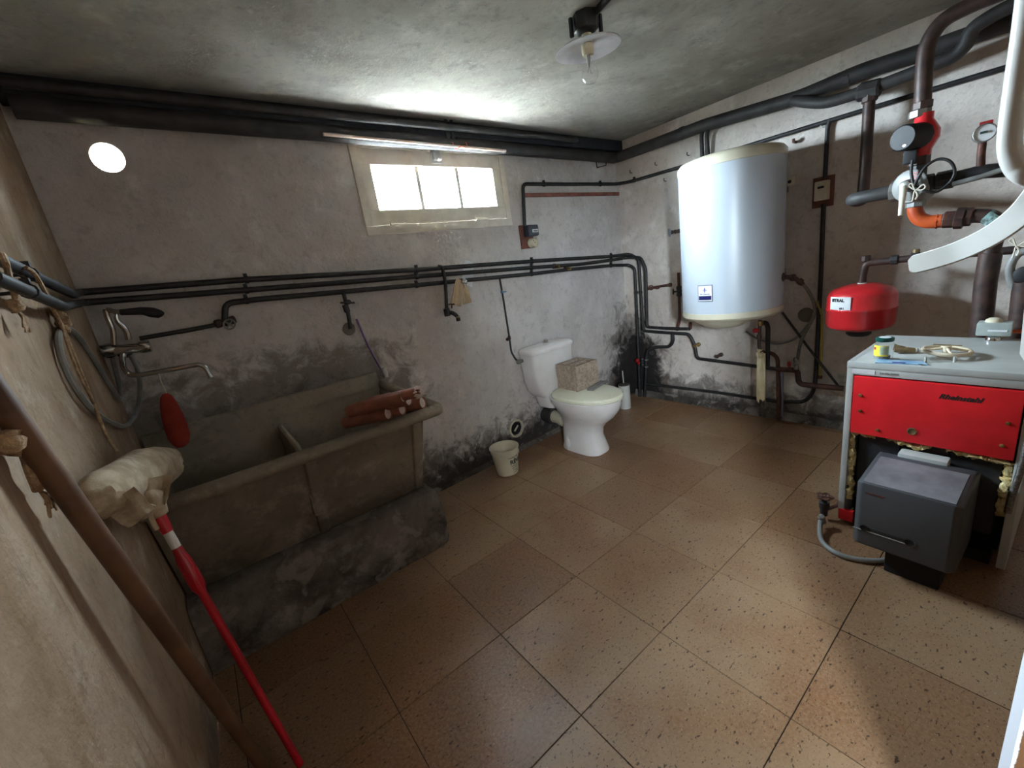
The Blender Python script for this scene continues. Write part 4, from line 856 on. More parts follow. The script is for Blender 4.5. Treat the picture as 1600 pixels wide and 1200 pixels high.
m = MB(); m.box(cs + Vector((-.022, .0, .018)), (.012, .03, .012)); obj('toggle', m, 'black_plastic', sw, bevel=.002)
tb = thing('wall_socket', 'tiny cream junction piece on the wall right of the heater', 'socket', R(1237, 290, 0)); m = MB(); q = R(1236, 284, 0); m.box(q + Vector((-.011, 0, 0)), (.02, .05, .05)); bx_ = obj('box', m, 'ivory_plastic', tb, bevel=.003); m = MB(); m.lathe([(.01, 0), (.008, .008)], q + Vector((-.021, 0, 0)), (-1, 0, 0), 10); obj('screw', m, 'black_plastic', bx_)
m = MB(); q = R(1244, 222, .0); m.tube([q, q + Vector((-.04, 0, 0))], .008, 8); m.tube([q + Vector((-.04, 0, 0)), q + Vector((-.04, 0, .015))], .008, 8); tag(obj('wall_hook', m, 'rust_pipe'), 'rusty iron stub hook beside the heater top right', 'hook')
for k, (px, py, lab) in enumerate(((988, 270, 'small iron hook above the conduit nearest the room corner'), (1027, 258, 'small ring hook in the wall between corner and heater'), (1041, 283, 'iron nail stub below the conduit left of the heater'), (1077, 243, 'small iron hook touching the heater top left'))):
    q = R(px, py, 0); m = MB(); m.tube([q, q + Vector((-.025, 0, 0)), q + Vector((-.03, .0, .008)), q + Vector((-.026, 0, .02))], .003, 6); tag(obj('wall_hook', m, 'black_enamel'), lab, 'hook')
# left of heater: valves
hv = hand_valve('gate_valve', 'black gate valve on the vertical pipe hugging the heater left side', R(1061, 455, .05), (0, 0, 1), (-.4, .9, 0), .02, 'black_pipe', 'black_pipe', .02)
pv = pipe_thing('water_pipe', 'vertical rusty pipe through the gate valve left of the heater', [R(1060, 426, .05), R(1061, 455, .05), R(1062, 498, .05), R(1058, 516, .045)], .011, 'rust_pipe', .03)
hv = hand_valve('isolating_valve', 'blue-grey handwheel valve sticking out left of the heater middle', R(1055, 362, .06), (0, 1, 0), (-.75, .65, 0), .014, 'brown_pipe', 'silver_frame', .028)
tt = pipe_thing('pipe_stub', 'short rusty side branch with tap ring left of the gate valve', [R(1010, 452, OB + .02), R(1018, 450, .06), R(1034, 447, .06), R(1048, 445, .06)], .010, 'rust_pipe', .01); m = MB(); cc = R(1019, 449, .06); m.tube([cc + Vector((-.012, .018 * math.cos(a), .018 * math.sin(a))) for a in [i * .5 for i in range(14)]], .004, 6); obj('ring_handle', m, 'rust_pipe', tt); ring_part(tt, R(1047, 445, .06), (0, 1, 0), .016, .02, 'rust_pipe'); ring_part(tt, R(1027, 449, .06), (0, 1, 0), .014, .03, 'rust_pipe')
pipe_thing('water_pipe', 'short red vertical pipe under the heater left edge', [R(1079, 504, .06), R(1079, 514, .05)], .010, 'rust_pipe', 0)
pb = pipe_thing('water_pipe', 'black branch looping from the pipe pair back to the corner manifold', [R(1051, 521, OB), R(1052, 534, OB), R(1046, 542, OB), R(1027, 542, OB), R(1012, 546, OB), R(1010, 556, OB), R(1009, 590, OB), R(1007, 628, OB - .01)], .013, 'black_pipe', .04)
for py in (562, 573): ring_part(pb, R(1010, py, OB), (0, 0, 1), .0165, .01, 'steel')
m = MB(); cc = R(1020, 551, OB); m.tube([cc + Vector((0, .03 * math.cos(a), .028 * math.sin(a))) for a in [i * .45 for i in range(15)]], .005, 6); obj('pipe_loop', m, 'black_pipe', pb)
hand_valve('drain_cock', 'small dark valve on the foot manifold in the room corner', R(1004, 566, OB + .01), (0, 0, 1), (-.9, .3, 0), .016, 'black_pipe', 'red_handle', .012)
for k, (px, py, lab) in enumerate(((1092, 538, 'small brass stub valve on the wall below the heater left'), (1127, 554, 'iron pipe stub on the wall below the heater middle'))):
    q = R(px, py, 0); m = MB(); m.lathe([(.016, 0), (.016, .015), (.010, .018), (.010, .05), (.014, .052), (.014, .065)], q, (-1, 0, 0), 10); tag(obj('pipe_stub', m, 'brass' if k == 0 else 'brown_pipe'), lab, 'pipe stub')
# under heater
ps = pipe_thing('safety_valve', 'brass safety group with red knob under the heater', [R(1188, 500, .25), R(1187, 512, .25), R(1186, 530, .25), R(1186, 542, .25), R(1190, 550, .25)], .010, 'brown_pipe', .01, 'valve'); ring_part(ps, R(1188, 505, .25), (0, 0, 1), .018, .03, 'brass'); ring_part(ps, R(1186, 526, .25), (0, 0, 1), .015, .025, 'brown_pipe')
m = MB(); m.lathe([(.012, 0), (.016, .012), (.013, .026)], R(1184, 516, .26), (-.8, .6, 0), 12); obj('red_knob', m, 'red_handle', ps)
pipe_thing('black_hose', 'short black hose hooked over below the heater right of the safety valve', [R(1190, 505, .2), R(1197, 504, .2), R(1200, 512, .2), R(1199, 572, .2)], .014, 'black_rubber', .03, 'hose')
pp_ = pipe_thing('water_pipe', 'rusty pipe from the heater outlet down into the floor', [R(1186, 548, .2), R(1196, 551, .08), R(1207, 552, .06), R(1215, 560, .05), R(1216, 600, .05), R(1217, 656, .05)], .0125, 'rust_pipe', .03); ring_part(pp_, R(1217, 652, .05), (0, 0, 1), .02, .02, 'brown_pipe')
pipe_thing('drain_pipe', 'thin blue-grey pipe beside the rusty pipe at the wall foot', [R(1222, 574, .04), R(1222, 640, .04), R(1221, 656, .04)], .009, 'silver_frame', .02)
ph = pipe_thing('water_pipe', 'thick rusty pipe from below the heater towards the boiler', [R(1214, 577, .05), R(1236, 578, .05), R(1246, 579, .06), R(1248, 600, .06), R(1275, 603, .06), R(1318, 607, .06)], .017, 'rust_pipe', .03)
hand_valve('ball_valve', 'valve with red handle at the foot of the braided hose', R(1244, 568, .07), (.1, .1, 1), (-.7, .7, 0), .015, 'steel', 'red_handle', .018)
bh = pipe_thing('braided_hose', 'braided steel hose curving from the heater side fitting down to the red valve', smooth_path([R(1254, 443, .20), R(1264, 456, .19), R(1272, 475, .17), R(1272, 492, .15), R(1262, 512, .12), R(1251, 535, .09), R(1246, 562, .07)], 6), .0095, 'braided_steel', 0, 'hose')
sf = pipe_thing('heater_fitting', 'brown brass elbow fitting on the heater right side', [R(1221, 433, .33), R(1232, 433, .27), R(1244, 436, .23), R(1254, 444, .20)], .013, 'brown_pipe', .01, 'fitting'); ring_part(sf, R(1222, 433, .33), (0, 1, 0), .024, .02, 'brown_pipe'); ring_part(sf, R(1239, 434, .25), (0, 1, 0), .020, .025, 'brown_pipe'); ring_part(sf, R(1250, 440, .215), (0, .7, .7), .019, .025, 'rust_pipe')
pipe_thing('grey_cable', 'grey cable sagging on the wall below the heater', smooth_path([R(1165, 518, .02), R(1185, 530, .02), R(1215, 537, .02), R(1245, 527, .02), R(1268, 500, .02)], 6), .007, 'grey_hose', 0, 'cable')
m = MB(); m.lathe([(.045, 0), (.045, .008), (.04, .012), (.001, .012)], R(1260, 492, 0), (-1, 0, 0), 24); tag(obj('wall_plate', m, 'damp_disc'), 'grey round cover plate on the wall behind the braided hose', 'plate')
m = MB(); m.tube([R(1222, 488, .04), R(1265, 546, .03), R(1312, 606, .04)], .0075, 8); tag(obj('diagonal_rod', m, 'black_pipe'), 'thin black rod slanting across the wall from heater to boiler', 'rod')
yp = pipe_thing('gas_pipe', 'thin yellow pipe beside the black conduit', [R(1277, 470, .03), R(1284, 495, .02), R(1284, 540, .02), R(1281, 590, .02)], .007, 'yellow_pipe', .02); ring_part(yp, R(1281, 589, .02), (0, 0, 1), .012, .02, 'rust_pipe')
tr_ = thing('rag_strip', 'pale yellow rag strip tied to the pipe under the heater', 'rag', R(1190, 628, .24))
obj('cloth', drape(R(1189, 552, .25), R(1188, 626, .245), .05, .055, .008, 1.2, .7, out=Vector((-1, 0, 0)), th=.004, ragged=.03), 'rag_yellow', tr_)
m = MB(); m.loft([sell(0, 0, z, r_, r_, r_, 12, 2) for z, r_ in ((-.02, .008), (-.012, .02), (.004, .022), (.014, .012), (.03, .018), (.036, .006))]); m.xform(Matrix.Translation(R(1187, 553, .25))); obj('knot', disp(m, .006, 50), 'rag_yellow', tr_)

# ------------------------------------------------------------------ expansion vessel
def tangent_circle(pxl, pxr, py, x0):
    a, b = XX(pxl, py, x0), XX(pxr, py, x0); ra, rb_ = (a - CAM), (b - CAM); ra.z = rb_.z = 0; ra.normalize(); rb_.normalize()
    ang = ra.angle(rb_) / 2; mid = (ra + rb_).normalized(); dist = (x0 - CAM.x) / mid.x; return CAM + mid * dist, dist * math.sin(ang), dist
EC, ER, ED = tangent_circle(1290, 1404, 478, 2.22); EC = Vector((EC.x, EC.y, 0))
def ez(py, px=1347): return CAM.z + (XX(px, py, EC.x).z - CAM.z)
zt1, zb1 = ez(449) , ez(508)
t = thing('expansion_vessel', 'red flattened round expansion vessel hanging left of the boiler', 'tank', Vector((EC.x, EC.y, zb1 - .03)))
H_ = zt1 - zb1
m = MB(); m.lathe([(.001, zb1 - .028), (.06, zb1 - .026), (ER * .75, zb1 - .014), (ER * .93, zb1 + .0), (ER * .985, zb1 + .02), (ER * .99, zb1 + H_ * .44), (ER * 1.012, zb1 + H_ * .46), (ER * 1.012, zb1 + H_ * .53), (ER * .99, zb1 + H_ * .55), (ER * .975, zb1 + H_ * .80), (ER * .93, zb1 + H_ * .90), (ER * .80, zb1 + H_ * .99), (ER * .5, zb1 + H_ * 1.07), (.05, zb1 + H_ * 1.10), (.001, zb1 + H_ * 1.10)], EC, n=56, caps=False); vs = obj('vessel', m, 'red_enamel', t)
m = MB(); m.lathe([(.045, zb1 - .055), (.055, zb1 - .045), (.055, zb1 - .022)], EC, n=16); obj('valve_cap', m, 'black_plastic', t)
a0 = math.atan2(CAM.y - EC.y, CAM.x - EC.x) - .62
def ewrap(mb, zc_): return wrap(mb, EC, a0, lambda z: ER * 1.0, zc_)
lz = zb1 + H_ * .68
obj('label_sticker', ewrap(patch(.105, .072, 0, .001), lz), 'white_paper', vs, smooth=False)
tm = text_mb('SITRAL', .021, bold=.0012, align='CENTER'); tm.v = [v + Vector((-.008, .012, .0012)) for v in tm.v]; obj('lettering', ewrap(tm, lz), 'print_black', vs)
tm = text_mb('18 l', .015, bold=.0006, align='CENTER'); tm.v = [v + Vector((.012, -.028, .0012)) for v in tm.v]; obj('lettering', ewrap(tm, lz), 'print_black', vs)
vp = pipe_thing('vessel_pipe', 'dark pipe feeding the red vessel from above, running right to the boiler', [Vector((EC.x, EC.y, zt1 + .012)), Vector((EC.x, EC.y, zt1 + .06)), XX(1353, 412, EC.x - .005), XX(1366, 410, EC.x), XX(1450, 401, EC.x), XX(1620, 388, EC.x)], .017, 'brown_pipe', .03)
ring_part(vp, Vector((EC.x, EC.y, zt1 + .016)), (0, 0, 1), .022, .018, 'white_plastic', 'white_union'); ring_part(vp, XX(1353, 404, EC.x), (0, 0, 1), .02, .03, 'brown_pipe'); ring_part(vp, XX(1398, 406, EC.x), (0, 1, 0), .023, .03, 'black_pipe'); ring_part(vp, XX(1430, 401, EC.x), (0, 1, 0), .024, .03, 'black_pipe'); ring_part(vp, XX(1431, 396, EC.x), (0, 0, 1), .014, .04, 'olive_brass', 'air_vent')

# ------------------------------------------------------------------ boiler
BX, BYL, BH, BW, BD = 1.416, -1.018, .732, .485, .50
t = thing('boiler', 'grey steel oil boiler with red upper front panel', 'boiler', (BX, BYL, 0), math.radians(-1.5))
BM = WM[t.name]
def lo(n, m, mat, p=t, **k): return obj(n, m, mat, p, local=True, **k)
m = MB(); m.box((BD / 2, -.011, BH / 2 + .01), (BD, .022, BH - .02)); lo('side_panel', m, 'casing_grey', bevel=.003)
m = MB(); m.box((BD / 2, -BW + .011, BH / 2 + .01), (BD, .022, BH - .02)); lo('side_panel', m, 'casing_grey', bevel=.003)
m = MB(); m.box((BD / 2, -BW / 2, BH - .012), (BD + .004, BW + .002, .024)); top_ = lo('top_panel', m, 'casing_grey', bevel=.003)
m = MB(); m.box((.008, -BW / 2, BH - .037), (.016, BW - .044, .028)); lo('front_strip', m, 'casing_grey', bevel=.002)
m = MB(); m.box((BD - .011, -BW / 2, BH / 2), (.02, BW - .044, BH - .05)); lo('back_panel', m, 'casing_grey')
PZ0, PZ1 = .437, .676
m = MB(); m.box((.003, -BW / 2 - .0, (PZ0 + PZ1) / 2), (.02, BW - .052, PZ1 - PZ0)); rpn = lo('front_panel', m, 'red_panel', bevel=.003)
tm = text_mb('Rheinstahl', .0245, shear=.35, bold=.0009); tm.xform(frame_mat((-.0072, -.268, .624), (0, -1, 0), (0, 0, 1))); lo('lettering', tm, 'print_black', rpn)
tm = text_mb('34-90-2006', .012); tm.xform(frame_mat((-.0005, -.10, BH - .042), (0, -1, 0), (0, 0, 1))); lo('lettering', tm, 'grey_hose', t)
m = MB(); m.box((-.0005, -.052, BH - .037), (.001, .07, .016)); lo('paper_strip', m, 'white_paper', t)
for y, z in ((-.05, .60), (-.053, .535), (-.112, .466), (-.435, .565), (-.43, .485)):
    m = MB(); m.lathe([(.006, 0), (.006, .003), (.003, .0045)], (-.007, y, z), (-1, 0, 0), 10); lo('screw', m, 'brass', rpn)
m = MB(); m.lathe([(.014, 0), (.014, .003), (.011, .004), (.010, .001), (.001, .001)], (-.007, -.21, .484), (-1, 0, 0), 18); lo('port_plug', m, 'olive_brass', rpn)
m = MB(); m.box((.006, -.03, .045), (.02, .05, .05)); lo('red_skirt', m, 'red_panel', bevel=.002)
# cast-iron sections behind the burner, insulation wadding round the opening
for k in range(3):
    w = (BW - .09) / 3; y = -.045 - w * (k + .5)
    m = MB(); m.box((.06, y, .28), (.06, w - .004, .31)); lo('iron_section', m, 'cast_iron', bevel=.006)
m = MB(); m.box((.11, -BW / 2, .36), (.05, BW - .06, .64)); lo('firebox', m, 'soot_shade_black')
m = MB(); m.box((.2, -BW / 2, .03), (.34, BW - .08, .05)); lo('base', m, 'soot_shade_black')
def wad(pts, r, seed):
    m = MB(); pp = smooth_path(pts, 10); m.tube(pp, [r * (.7 + .5 * abs(noise.noise(Vector((i * .7, seed, 1))))) for i in range(len(pp))], 10)
    m.v = [v + Vector(noise.noise_vector(v * 70 + Vector((seed, 0, 0)))) * .011 + Vector(noise.noise_vector(v * 160)) * .005 for v in m.v]; return m
lo('insulation', wad([(.016, -.03, .43), (.016, -.032, .34), (.016, -.03, .25), (.018, -.034, .17), (.02, -.03, .12)], .013, 1), 'insulation')
lo('insulation', wad([(.018, -.035, .434), (.016, -.07, .428), (.016, -.10, .43)], .008, 3), 'insulation')
lo('insulation', wad([(.018, -.14, .432), (.012, -.19, .424), (.012, -.235, .418), (.018, -.26, .43)], .012, 5), 'insulation')
lo('insulation', wad([(.018, -.30, .432), (.014, -.36, .426), (.012, -.42, .424), (.016, -.45, .42)], .012, 7), 'insulation')
lo('insulation', wad([(.016, -.45, .42), (.016, -.452, .36), (.016, -.45, .30), (.02, -.45, .22)], .014, 9), 'insulation')

# oil burner
def burner():
    p0, p1 = Z(1329, 849, .105), Z(1490, 901, .105); y0 = (p0.y); x0 = (p0.x + p1.x) / 2
    W, Hh, Dp = abs(p0.y - p1.y), .285, .245
    t = thing('oil_burner', 'dark grey plastic-cased oil burner jutting from the boiler front', 'burner', (x0, y0, .105), math.radians(-2))
    def l2(n, m, mat, p=t, **k): return obj(n, m, mat, p, local=True, **k)
    # profile in x-z: front face, sloped top
    prof = [(0, 0.012), (.02, 0), (Dp, 0), (Dp, Hh), (.20, Hh), (.0, Hh - .024)]
    m = MB(); m.loft([[Vector((x + (.018 if e else 0), y, z - (.008 if e else 0) * (z > .1))) for x, z in prof] for y, e in ((0, 1), (-.016, 0), (-W + .016, 0), (-W, 1))]); cs_ = l2('cover', m, 'burner_grey', bevel=.006)
    ang = math.atan2(.024, .20)
    m = MB(); m.box((.103, -W / 2, Hh - .0108), (.19, W - .036, .003), Matrix.Rotation(-ang, 3, 'Y')); l2('dusty_lit_top', m, 'burner_top_dust_lit', cs_, bevel=.001)  # dusty top plate, window light put into its paler colour
    m = MB(); m.tube(fil([(-.001, -.002, .072), (-.001, -W * .60, .072), (-.001, -W * .645, .078), (-.001, -W * .635, .088)], .008), .0022, 6); l2('lower_ridge', m, 'grey_hose', cs_)
    m = MB(); m.box((-.0004, -W * .35, .083), (.003, W * .5, .014)); l2('recess', m, 'black_plastic', cs_, bevel=.0006)
    for y in (-.035, -W * .58):
        m = MB(); m.lathe([(.0125, 0), (.0125, .002), (.0095, .002), (.0095, -.004), (.001, -.004)], (-.0022, y, .083), (-1, 0, 0), 18); l2('screw_cover', m, 'soot_shade_black', cs_)
    tm = text_mb('weishaupt', .013, shear=.1); tm.xform(frame_mat((-.0006, -.028, .222), (0, -1, 0), (0, 0, 1))); l2('lettering', tm, 'print_red_dim', cs_)
    m = MB(); m.lathe([(.075, 0), (.075, .10), (.06, .11)], (Dp - .01, -W / 2, .12), (1, 0, 0), 24); l2('flange', m, 'cast_iron')
    m = MB(); m.box((Dp + .012, -W / 2 + .01, Hh - .008), (.055, W * .5, .045)); l2('air_box', m, 'casing_grey', bevel=.008)
    m = MB(); m.box((Dp * .55, -.0 + .012, .07), (.05, .02, .06)); l2('side_plug', m, 'casing_grey', bevel=.003)
    m = MB(); m.box((Dp * .6, -W * .55, -.045), (.16, W * .6, .08)); m2 = MB(); m2.box((Dp * .62, -W * .6, -.06), (.2, W * .55, .088)); l2('dark_block', m2, 'soot_shade_black', bevel=.006)  # black block below the burner casing
    return t
burner()
t = pipe_thing('oil_hose', 'grey oil hose looping on the floor from the burner to the red-wheel valve', smooth_path([Z(1284, 805, .05) , Z(1281, 825, .025), Z(1284, 845, .012), Z(1303, 862, .011), Z(1330, 872, .011), Z(1360, 876, .011), Z(1385, 875, .012), Z(1420, 868, .04)], 7), .0095, 'grey_hose', 0, 'hose', n=10)
ring_part(t, Z(1284, 812, .04), (0, .2, 1), .015, .03, 'steel', 'hose_end')
hv = Z(1287, 803, .03)
tv = thing('oil_valve', 'black angle valve with red spoked handwheel on the floor by the boiler', 'valve', Vector((hv.x, hv.y, 0)))
m = MB(); m.lathe([(.014, .0), (.016, .03), (.02, .04), (.02, .065), (.012, .07), (.010, .085)], Vector((hv.x, hv.y, .025)), n=10); obj('valve_body', m, 'black_enamel', tv)
cc = Vector((hv.x, hv.y, .118)); m = MB(); n_ = 30; m.tube([cc + Vector((math.cos(2 * PI * j / n_) * (.026 + .005 * math.cos(5 * 2 * PI * j / n_)), math.sin(2 * PI * j / n_) * (.026 + .005 * math.cos(5 * 2 * PI * j / n_)), 0)) for j in range(n_ + 1)], .004, 6, caps=False)
for k in range(5): m.tube([cc, cc + Vector((math.cos(2 * PI * k / 5) * .03, math.sin(2 * PI * k / 5) * .03, 0))], .003, 6)
obj('handwheel', m, 'rust_pipe', tv)
m = MB(); m.tube([Vector((hv.x, hv.y, .05)), Vector((hv.x + .07, hv.y - .03, .05)), Vector((hv.x + .13, hv.y - .035, .06))], .008, 8); obj('copper_line', m, 'rust_pipe', tv)
pipe_thing('steel_conduit', 'ribbed grey flexible conduit hanging at the boiler right front', [XX(1606, 690, BX - .03), XX(1595, 735, BX - .03), XX(1582, 770, BX - .03), XX(1574, 801, BX - .03)], .009, 'braided_steel', .03, 'conduit')

# ------------------------------------------------------------------ things on the boiler
zt = BH + .0005
c = Z(1380, 561, zt); c.z = zt
dist = (c - CAM).length
t = thing('glass_jar', 'glass jar with dark green lid and yellow label on the boiler top', 'jar', c)
jr, jh = .028, .082
m = MB(); m.lathe([(jr - .004, 0), (jr, .005), (jr + .001, .05), (jr, .064), (jr - .004, .070), (jr - .004, .074)], c, n=32, caps=False); m.lathe([(jr - .006, .003), (.001, .003)], c, n=32, caps=False); g_ = obj('glass', m, 'jar_glass', t)
m = MB(); m.lathe([(jr - .001, .072), (jr, .074), (jr, .084), (jr - .003, .086), (.001, .086)], c, n=32); ld = obj('lid', m, 'jar_lid', t); m = MB(); m.lathe([(.018, .0863), (.001, .0868)], c, n=20, caps=False); obj('lid_sticker', m, 'white_paper', ld)
m = MB(); m.lathe([(.001, .004), (jr - .008, .005), (jr - .006, .012), (jr - .009, .016), (.001, .019)], c, n=24); obj('contents', disp(m, .003, 70), 'grey_hose', t)
jf = lambda z: jr + .0012
ja = math.atan2(CAM.y - c.y, CAM.x - c.x)
obj('label', wrap(patch(.052, .042, 0, .0006), c, ja - .45, jf, .038), 'label_yellow', g_, smooth=False)
obj('label_panel', wrap(patch(.026, .034, .002, .0011), c, ja + .02, jf, .038), 'label_pale', g_, smooth=False)
obj('label_mark', wrap(patch(.010, .010, 0, .0012), c, ja - 1.05, jf, .046), 'label_red', g_, smooth=False)
for k in range(5): obj('label_line', wrap(patch(.02, .0012, 0, .0016), c, ja + .02, jf, .028 + .005 * k), 'print_pale_green', g_, smooth=False)
c = Z(1479, 549, zt + .02); c.z = zt + .022
t = thing('valve_wheel', 'cream four-spoke handwheel lying on its hub on the boiler top', 'handwheel', Vector((c.x, c.y, zt)))
m = MB(); Rw_ = .062; n_ = 40; tilt = Matrix.Rotation(.06, 3, 'X')
m.tube([c + tilt @ Vector((Rw_ * math.cos(2 * PI * j / n_), Rw_ * math.sin(2 * PI * j / n_), 0)) for j in range(n_ + 1)], .0075, 8, caps=False); rm = obj('rim', m, 'cream_metal', t)
for k in range(4):
    a = k * PI / 2 + .35; m = MB(); m.tube([c + Vector((0, 0, .012)), c + tilt @ Vector((Rw_ * math.cos(a), Rw_ * math.sin(a), 0))], .0045, 8); obj('spoke', m, 'cream_metal', t)
m = MB(); m.lathe([(.010, -.022), (.012, .004), (.012, .018), (.008, .02)], c, n=14); obj('hub', m, 'cream_metal', t)
m = MB(); m.box(c + Vector((0, 0, .022)), (.006, .075, .003)); obj('cross_pin', m, 'olive_brass', t)
for px, py in ((1446, 566), (1491, 566)):
    q = Z(px, py, zt); m = MB(); m.lathe([(.004, 0), (.0035, .018), (.0045, .02)], q, n=8); obj('prong', m, 'white_plastic', t)
c = Z(1422, 549, zt); t = thing('nozzle_tool', 'short brown-gold nozzle piece with white collar beside the jar', 'nozzle', c)
e0, e1 = Z(1397, 547, zt + .014), Z(1434, 547, zt + .012); m = MB(); m.tube([e0, e0.lerp(e1, .3), e0.lerp(e1, .6), e0.lerp(e1, .85), e1], [.008, .013, .012, .009, .009], 12); nz_ = obj('nozzle', m, 'olive_brass', t)
m = MB(); m.loft([[e0 + Vector((0, .004, .0)), e0 + Vector((0, -.012, 0)), e0 + Vector((0, -.008, .022)), e0 + Vector((0, .0, .026))], [e0.lerp(e1, .4) + Vector((0, .004, .004)), e0.lerp(e1, .4) + Vector((0, -.006, .004)), e0.lerp(e1, .4) + Vector((0, -.006, .014)), e0.lerp(e1, .4) + Vector((0, .0, .014))]]); obj('fin', m, 'olive_brass', nz_)
for f_ in (.93, 1.06): ring_part(t, e0.lerp(e1, f_), (e1 - e0), .0105, .006, 'white_plastic', 'collar')
t = MB(); q = [Z(1367, 567.5, zt), Z(1370, 562, zt), Z(1442, 566, zt), Z(1450, 571, zt)]; t.loft([q, [p + Vector((0, 0, .004)) for p in q]]); th_ = thing('blister_card', 'pale blue blister card lying at the front edge of the boiler top', 'card', q[0].lerp(q[2], .5)); obj('card', t, 'card_blue', th_)
m = MB(); m.box(Z(1404, 566.5, zt + .0045), (.012, .035, .001)); obj('printed_band', m, 'print_blue', th_); m = MB(); m.box(Z(1438, 569, zt + .0045), (.005, .012, .001)); obj('dark_mark', m, 'print_black', th_)
c = Z(1556, 531, zt); a_, b_ = XX(1526, 517, c.x + .0), XX(1582, 519, c.x); 
t = thing('thermostat_box', 'grey thermostat box with cream cap and orange cable at boiler top back', 'thermostat', Vector((c.x, (a_.y + b_.y) / 2, zt)))
zz = zt + .046; m = MB(); m.box((c.x, (a_.y + b_.y) / 2, zz), (.06, abs(a_.y - b_.y), .052)); tb_ = obj('housing', m, 'grey_box', t, bevel=.006)
m = MB(); m.box((c.x - .031, (a_.y + b_.y) / 2 - .01, zz - .004), (.001, .05, .007)); obj('label_strip', m, 'white_paper', tb_)
m = MB(); m.lathe([(.026, 0), (.022, .012), (.014, .018), (.001, .019)], (c.x, (a_.y + b_.y) / 2 + .005, zz + .0225), n=20); obj('cap', m, 'ivory_plastic', tb_)
m = MB(); m.lathe([(.022, 0), (.02, .01), (.012, .022)], (c.x, (a_.y + b_.y) / 2, zt), n=18); obj('pocket_nut', m, 'chrome', t)
m = MB(); m.tube([Vector((c.x, b_.y + .005, zz - .012)), Vector((c.x, b_.y - .05, zz - .010)), Vector((c.x, b_.y - .2, zz - .008))], .0075, 8); obj('cable', m, 'orange_pipe', t)

# ------------------------------------------------------------------ pump and mixing-valve group above the boiler back
OX = .46
g = lambda px, py, o=OX: R(px, py, o)
rs = pipe_thing('heating_riser', 'thick brown riser from the red pump bending right under the ceiling', [g(1441, 172), g(1443, 120), g(1447, 70), g(1470, 32), g(1520, 6), g(1570, -14)], .028, 'brown_pipe', .12, n=16)
ring_part(rs, g(1437, 178), (0, 0, 1), .036, .03, 'steel', 'union_nut'); ring_part(rs, g(1441, 165), (0, 0, 1), .033, .03, 'brown_pipe')
pc = g(1441, 213); t = thing('circulation_pump', 'red circulation pump with black motor head on the riser', 'pump', pc - Vector((0, 0, .08)))
m = MB(); m.lathe([(.028, -.085), (.034, -.075), (.034, -.055), (.042, -.04), (.055, -.015), (.055, .015), (.042, .04), (.03, .06), (.03, .085)], pc, (0, 0, 1), 20); obj('pump_body', m, 'red_enamel', t)
pd = Vector((-.93, .35, 0)); m = MB(); m.lathe([(.052, .02), (.052, .05), (.05, .055), (.05, .12), (.044, .128), (.001, .13)], pc - pd * .01, pd, 28); mh = obj('motor_head', m, 'black_plastic', t)
m = MB(); m.lathe([(.006, 0), (.005, .004)], pc + pd * .119 + Vector((0, -.01, -.03)), pd, 10); obj('bleed_screw', m, 'chrome', mh)
m = MB(); m.box(pc + pd * .06 + Vector((0, 0, -.075)), (.04, .04, .05)); obj('terminal_box', m, 'black_plastic', mh, bevel=.004)
ring_part(t, g(1436, 251), (0, 0, 1), .036, .04, 'brown_pipe', 'lower_union'); ring_part(t, g(1434, 265), (0, 0, 1), .030, .06, 'black_pipe', 'lower_pipe')
vc = g(1417, 298); t = thing('mixing_valve', 'grey four-way mixing valve with lever, dial plate and pipe stubs', 'valve', vc - Vector((0, 0, .09)))
m = MB(); m.lathe([(.045, -.05), (.055, -.04), (.055, .03), (.05, .04)], vc + Vector((0, -.03, 0)), pd, 28); vb = obj('valve_body', m, 'grey_hose', t)
dc = g(1420, 290, OX + .07); m = MB(); m.lathe([(.062, -.004), (.062, .002), (.058, .004), (.001, .004)], dc, pd, 32); dp = obj('dial_plate', m, 'grey_hose', t)
u_ = pd.cross(Vector((0, 0, 1))).normalized()
for k in range(5):
    m = MB(); qv = dc + pd * .005 + u_ * (.02 - .0) + Vector((0, 0, .03 - .008 * k)); m.box(dc + pd * .0045 + Vector((0, 0, .045 - .009 * k)) - u_ * .02, (.001, .03, .003), Matrix.Rotation(math.atan2(pd.y, pd.x), 3, 'Z')); obj('scale_mark', m, 'label_red', dp)
m = MB(); m.lathe([(.026, 0), (.022, .03), (.012, .036)], dc, pd, 16); obj('lever_hub', m, 'steel', t)
m = MB(); h0, h1 = dc + pd * .03, g(1407, 337, OX + .12); m.tube([h0, h0.lerp(h1, .5), h1], [.014, .011, .009], 10); obj('lever', m, 'cream_paint', t)
hz = pipe_thing('heating_pipe', 'horizontal dark pipe with rounded elbow end joining the mixing valve from the left', [g(1347, 306, .30), R(1350, 309, .15), g(1327, 312, .33), g(1335, 311, .42), g(1400, 297, .46)], .027, 'insulated_pipe', 0, n=14) if False else pipe_thing('heating_pipe', 'horizontal dark pipe with rounded elbow end joining the mixing valve from the left', [R(1349, 300, .15), R(1347, 312, .16), R(1340, 314, .30), g(1330, 312, .44), g(1360, 306, OX), g(1402, 298, OX)], .028, 'insulated_pipe', .05, n=14)
ring_part(hz, g(1398, 299), (0, 1, 0), .045, .03, 'steel', 'flange')
rr_ = pipe_thing('heating_pipe', 'dark stepped pipe leaving the mixing valve to the right', [g(1432, 294), g(1462, 285), g(1490, 279), g(1535, 268), g(1620, 262)], .026, 'black_pipe', .02, n=14)
for px, py, r_ in ((1452, 287, .038), (1470, 282, .034), (1484, 280, .036)): ring_part(rr_, g(px, py), (0, 1, 0), r_, .03, 'black_pipe')
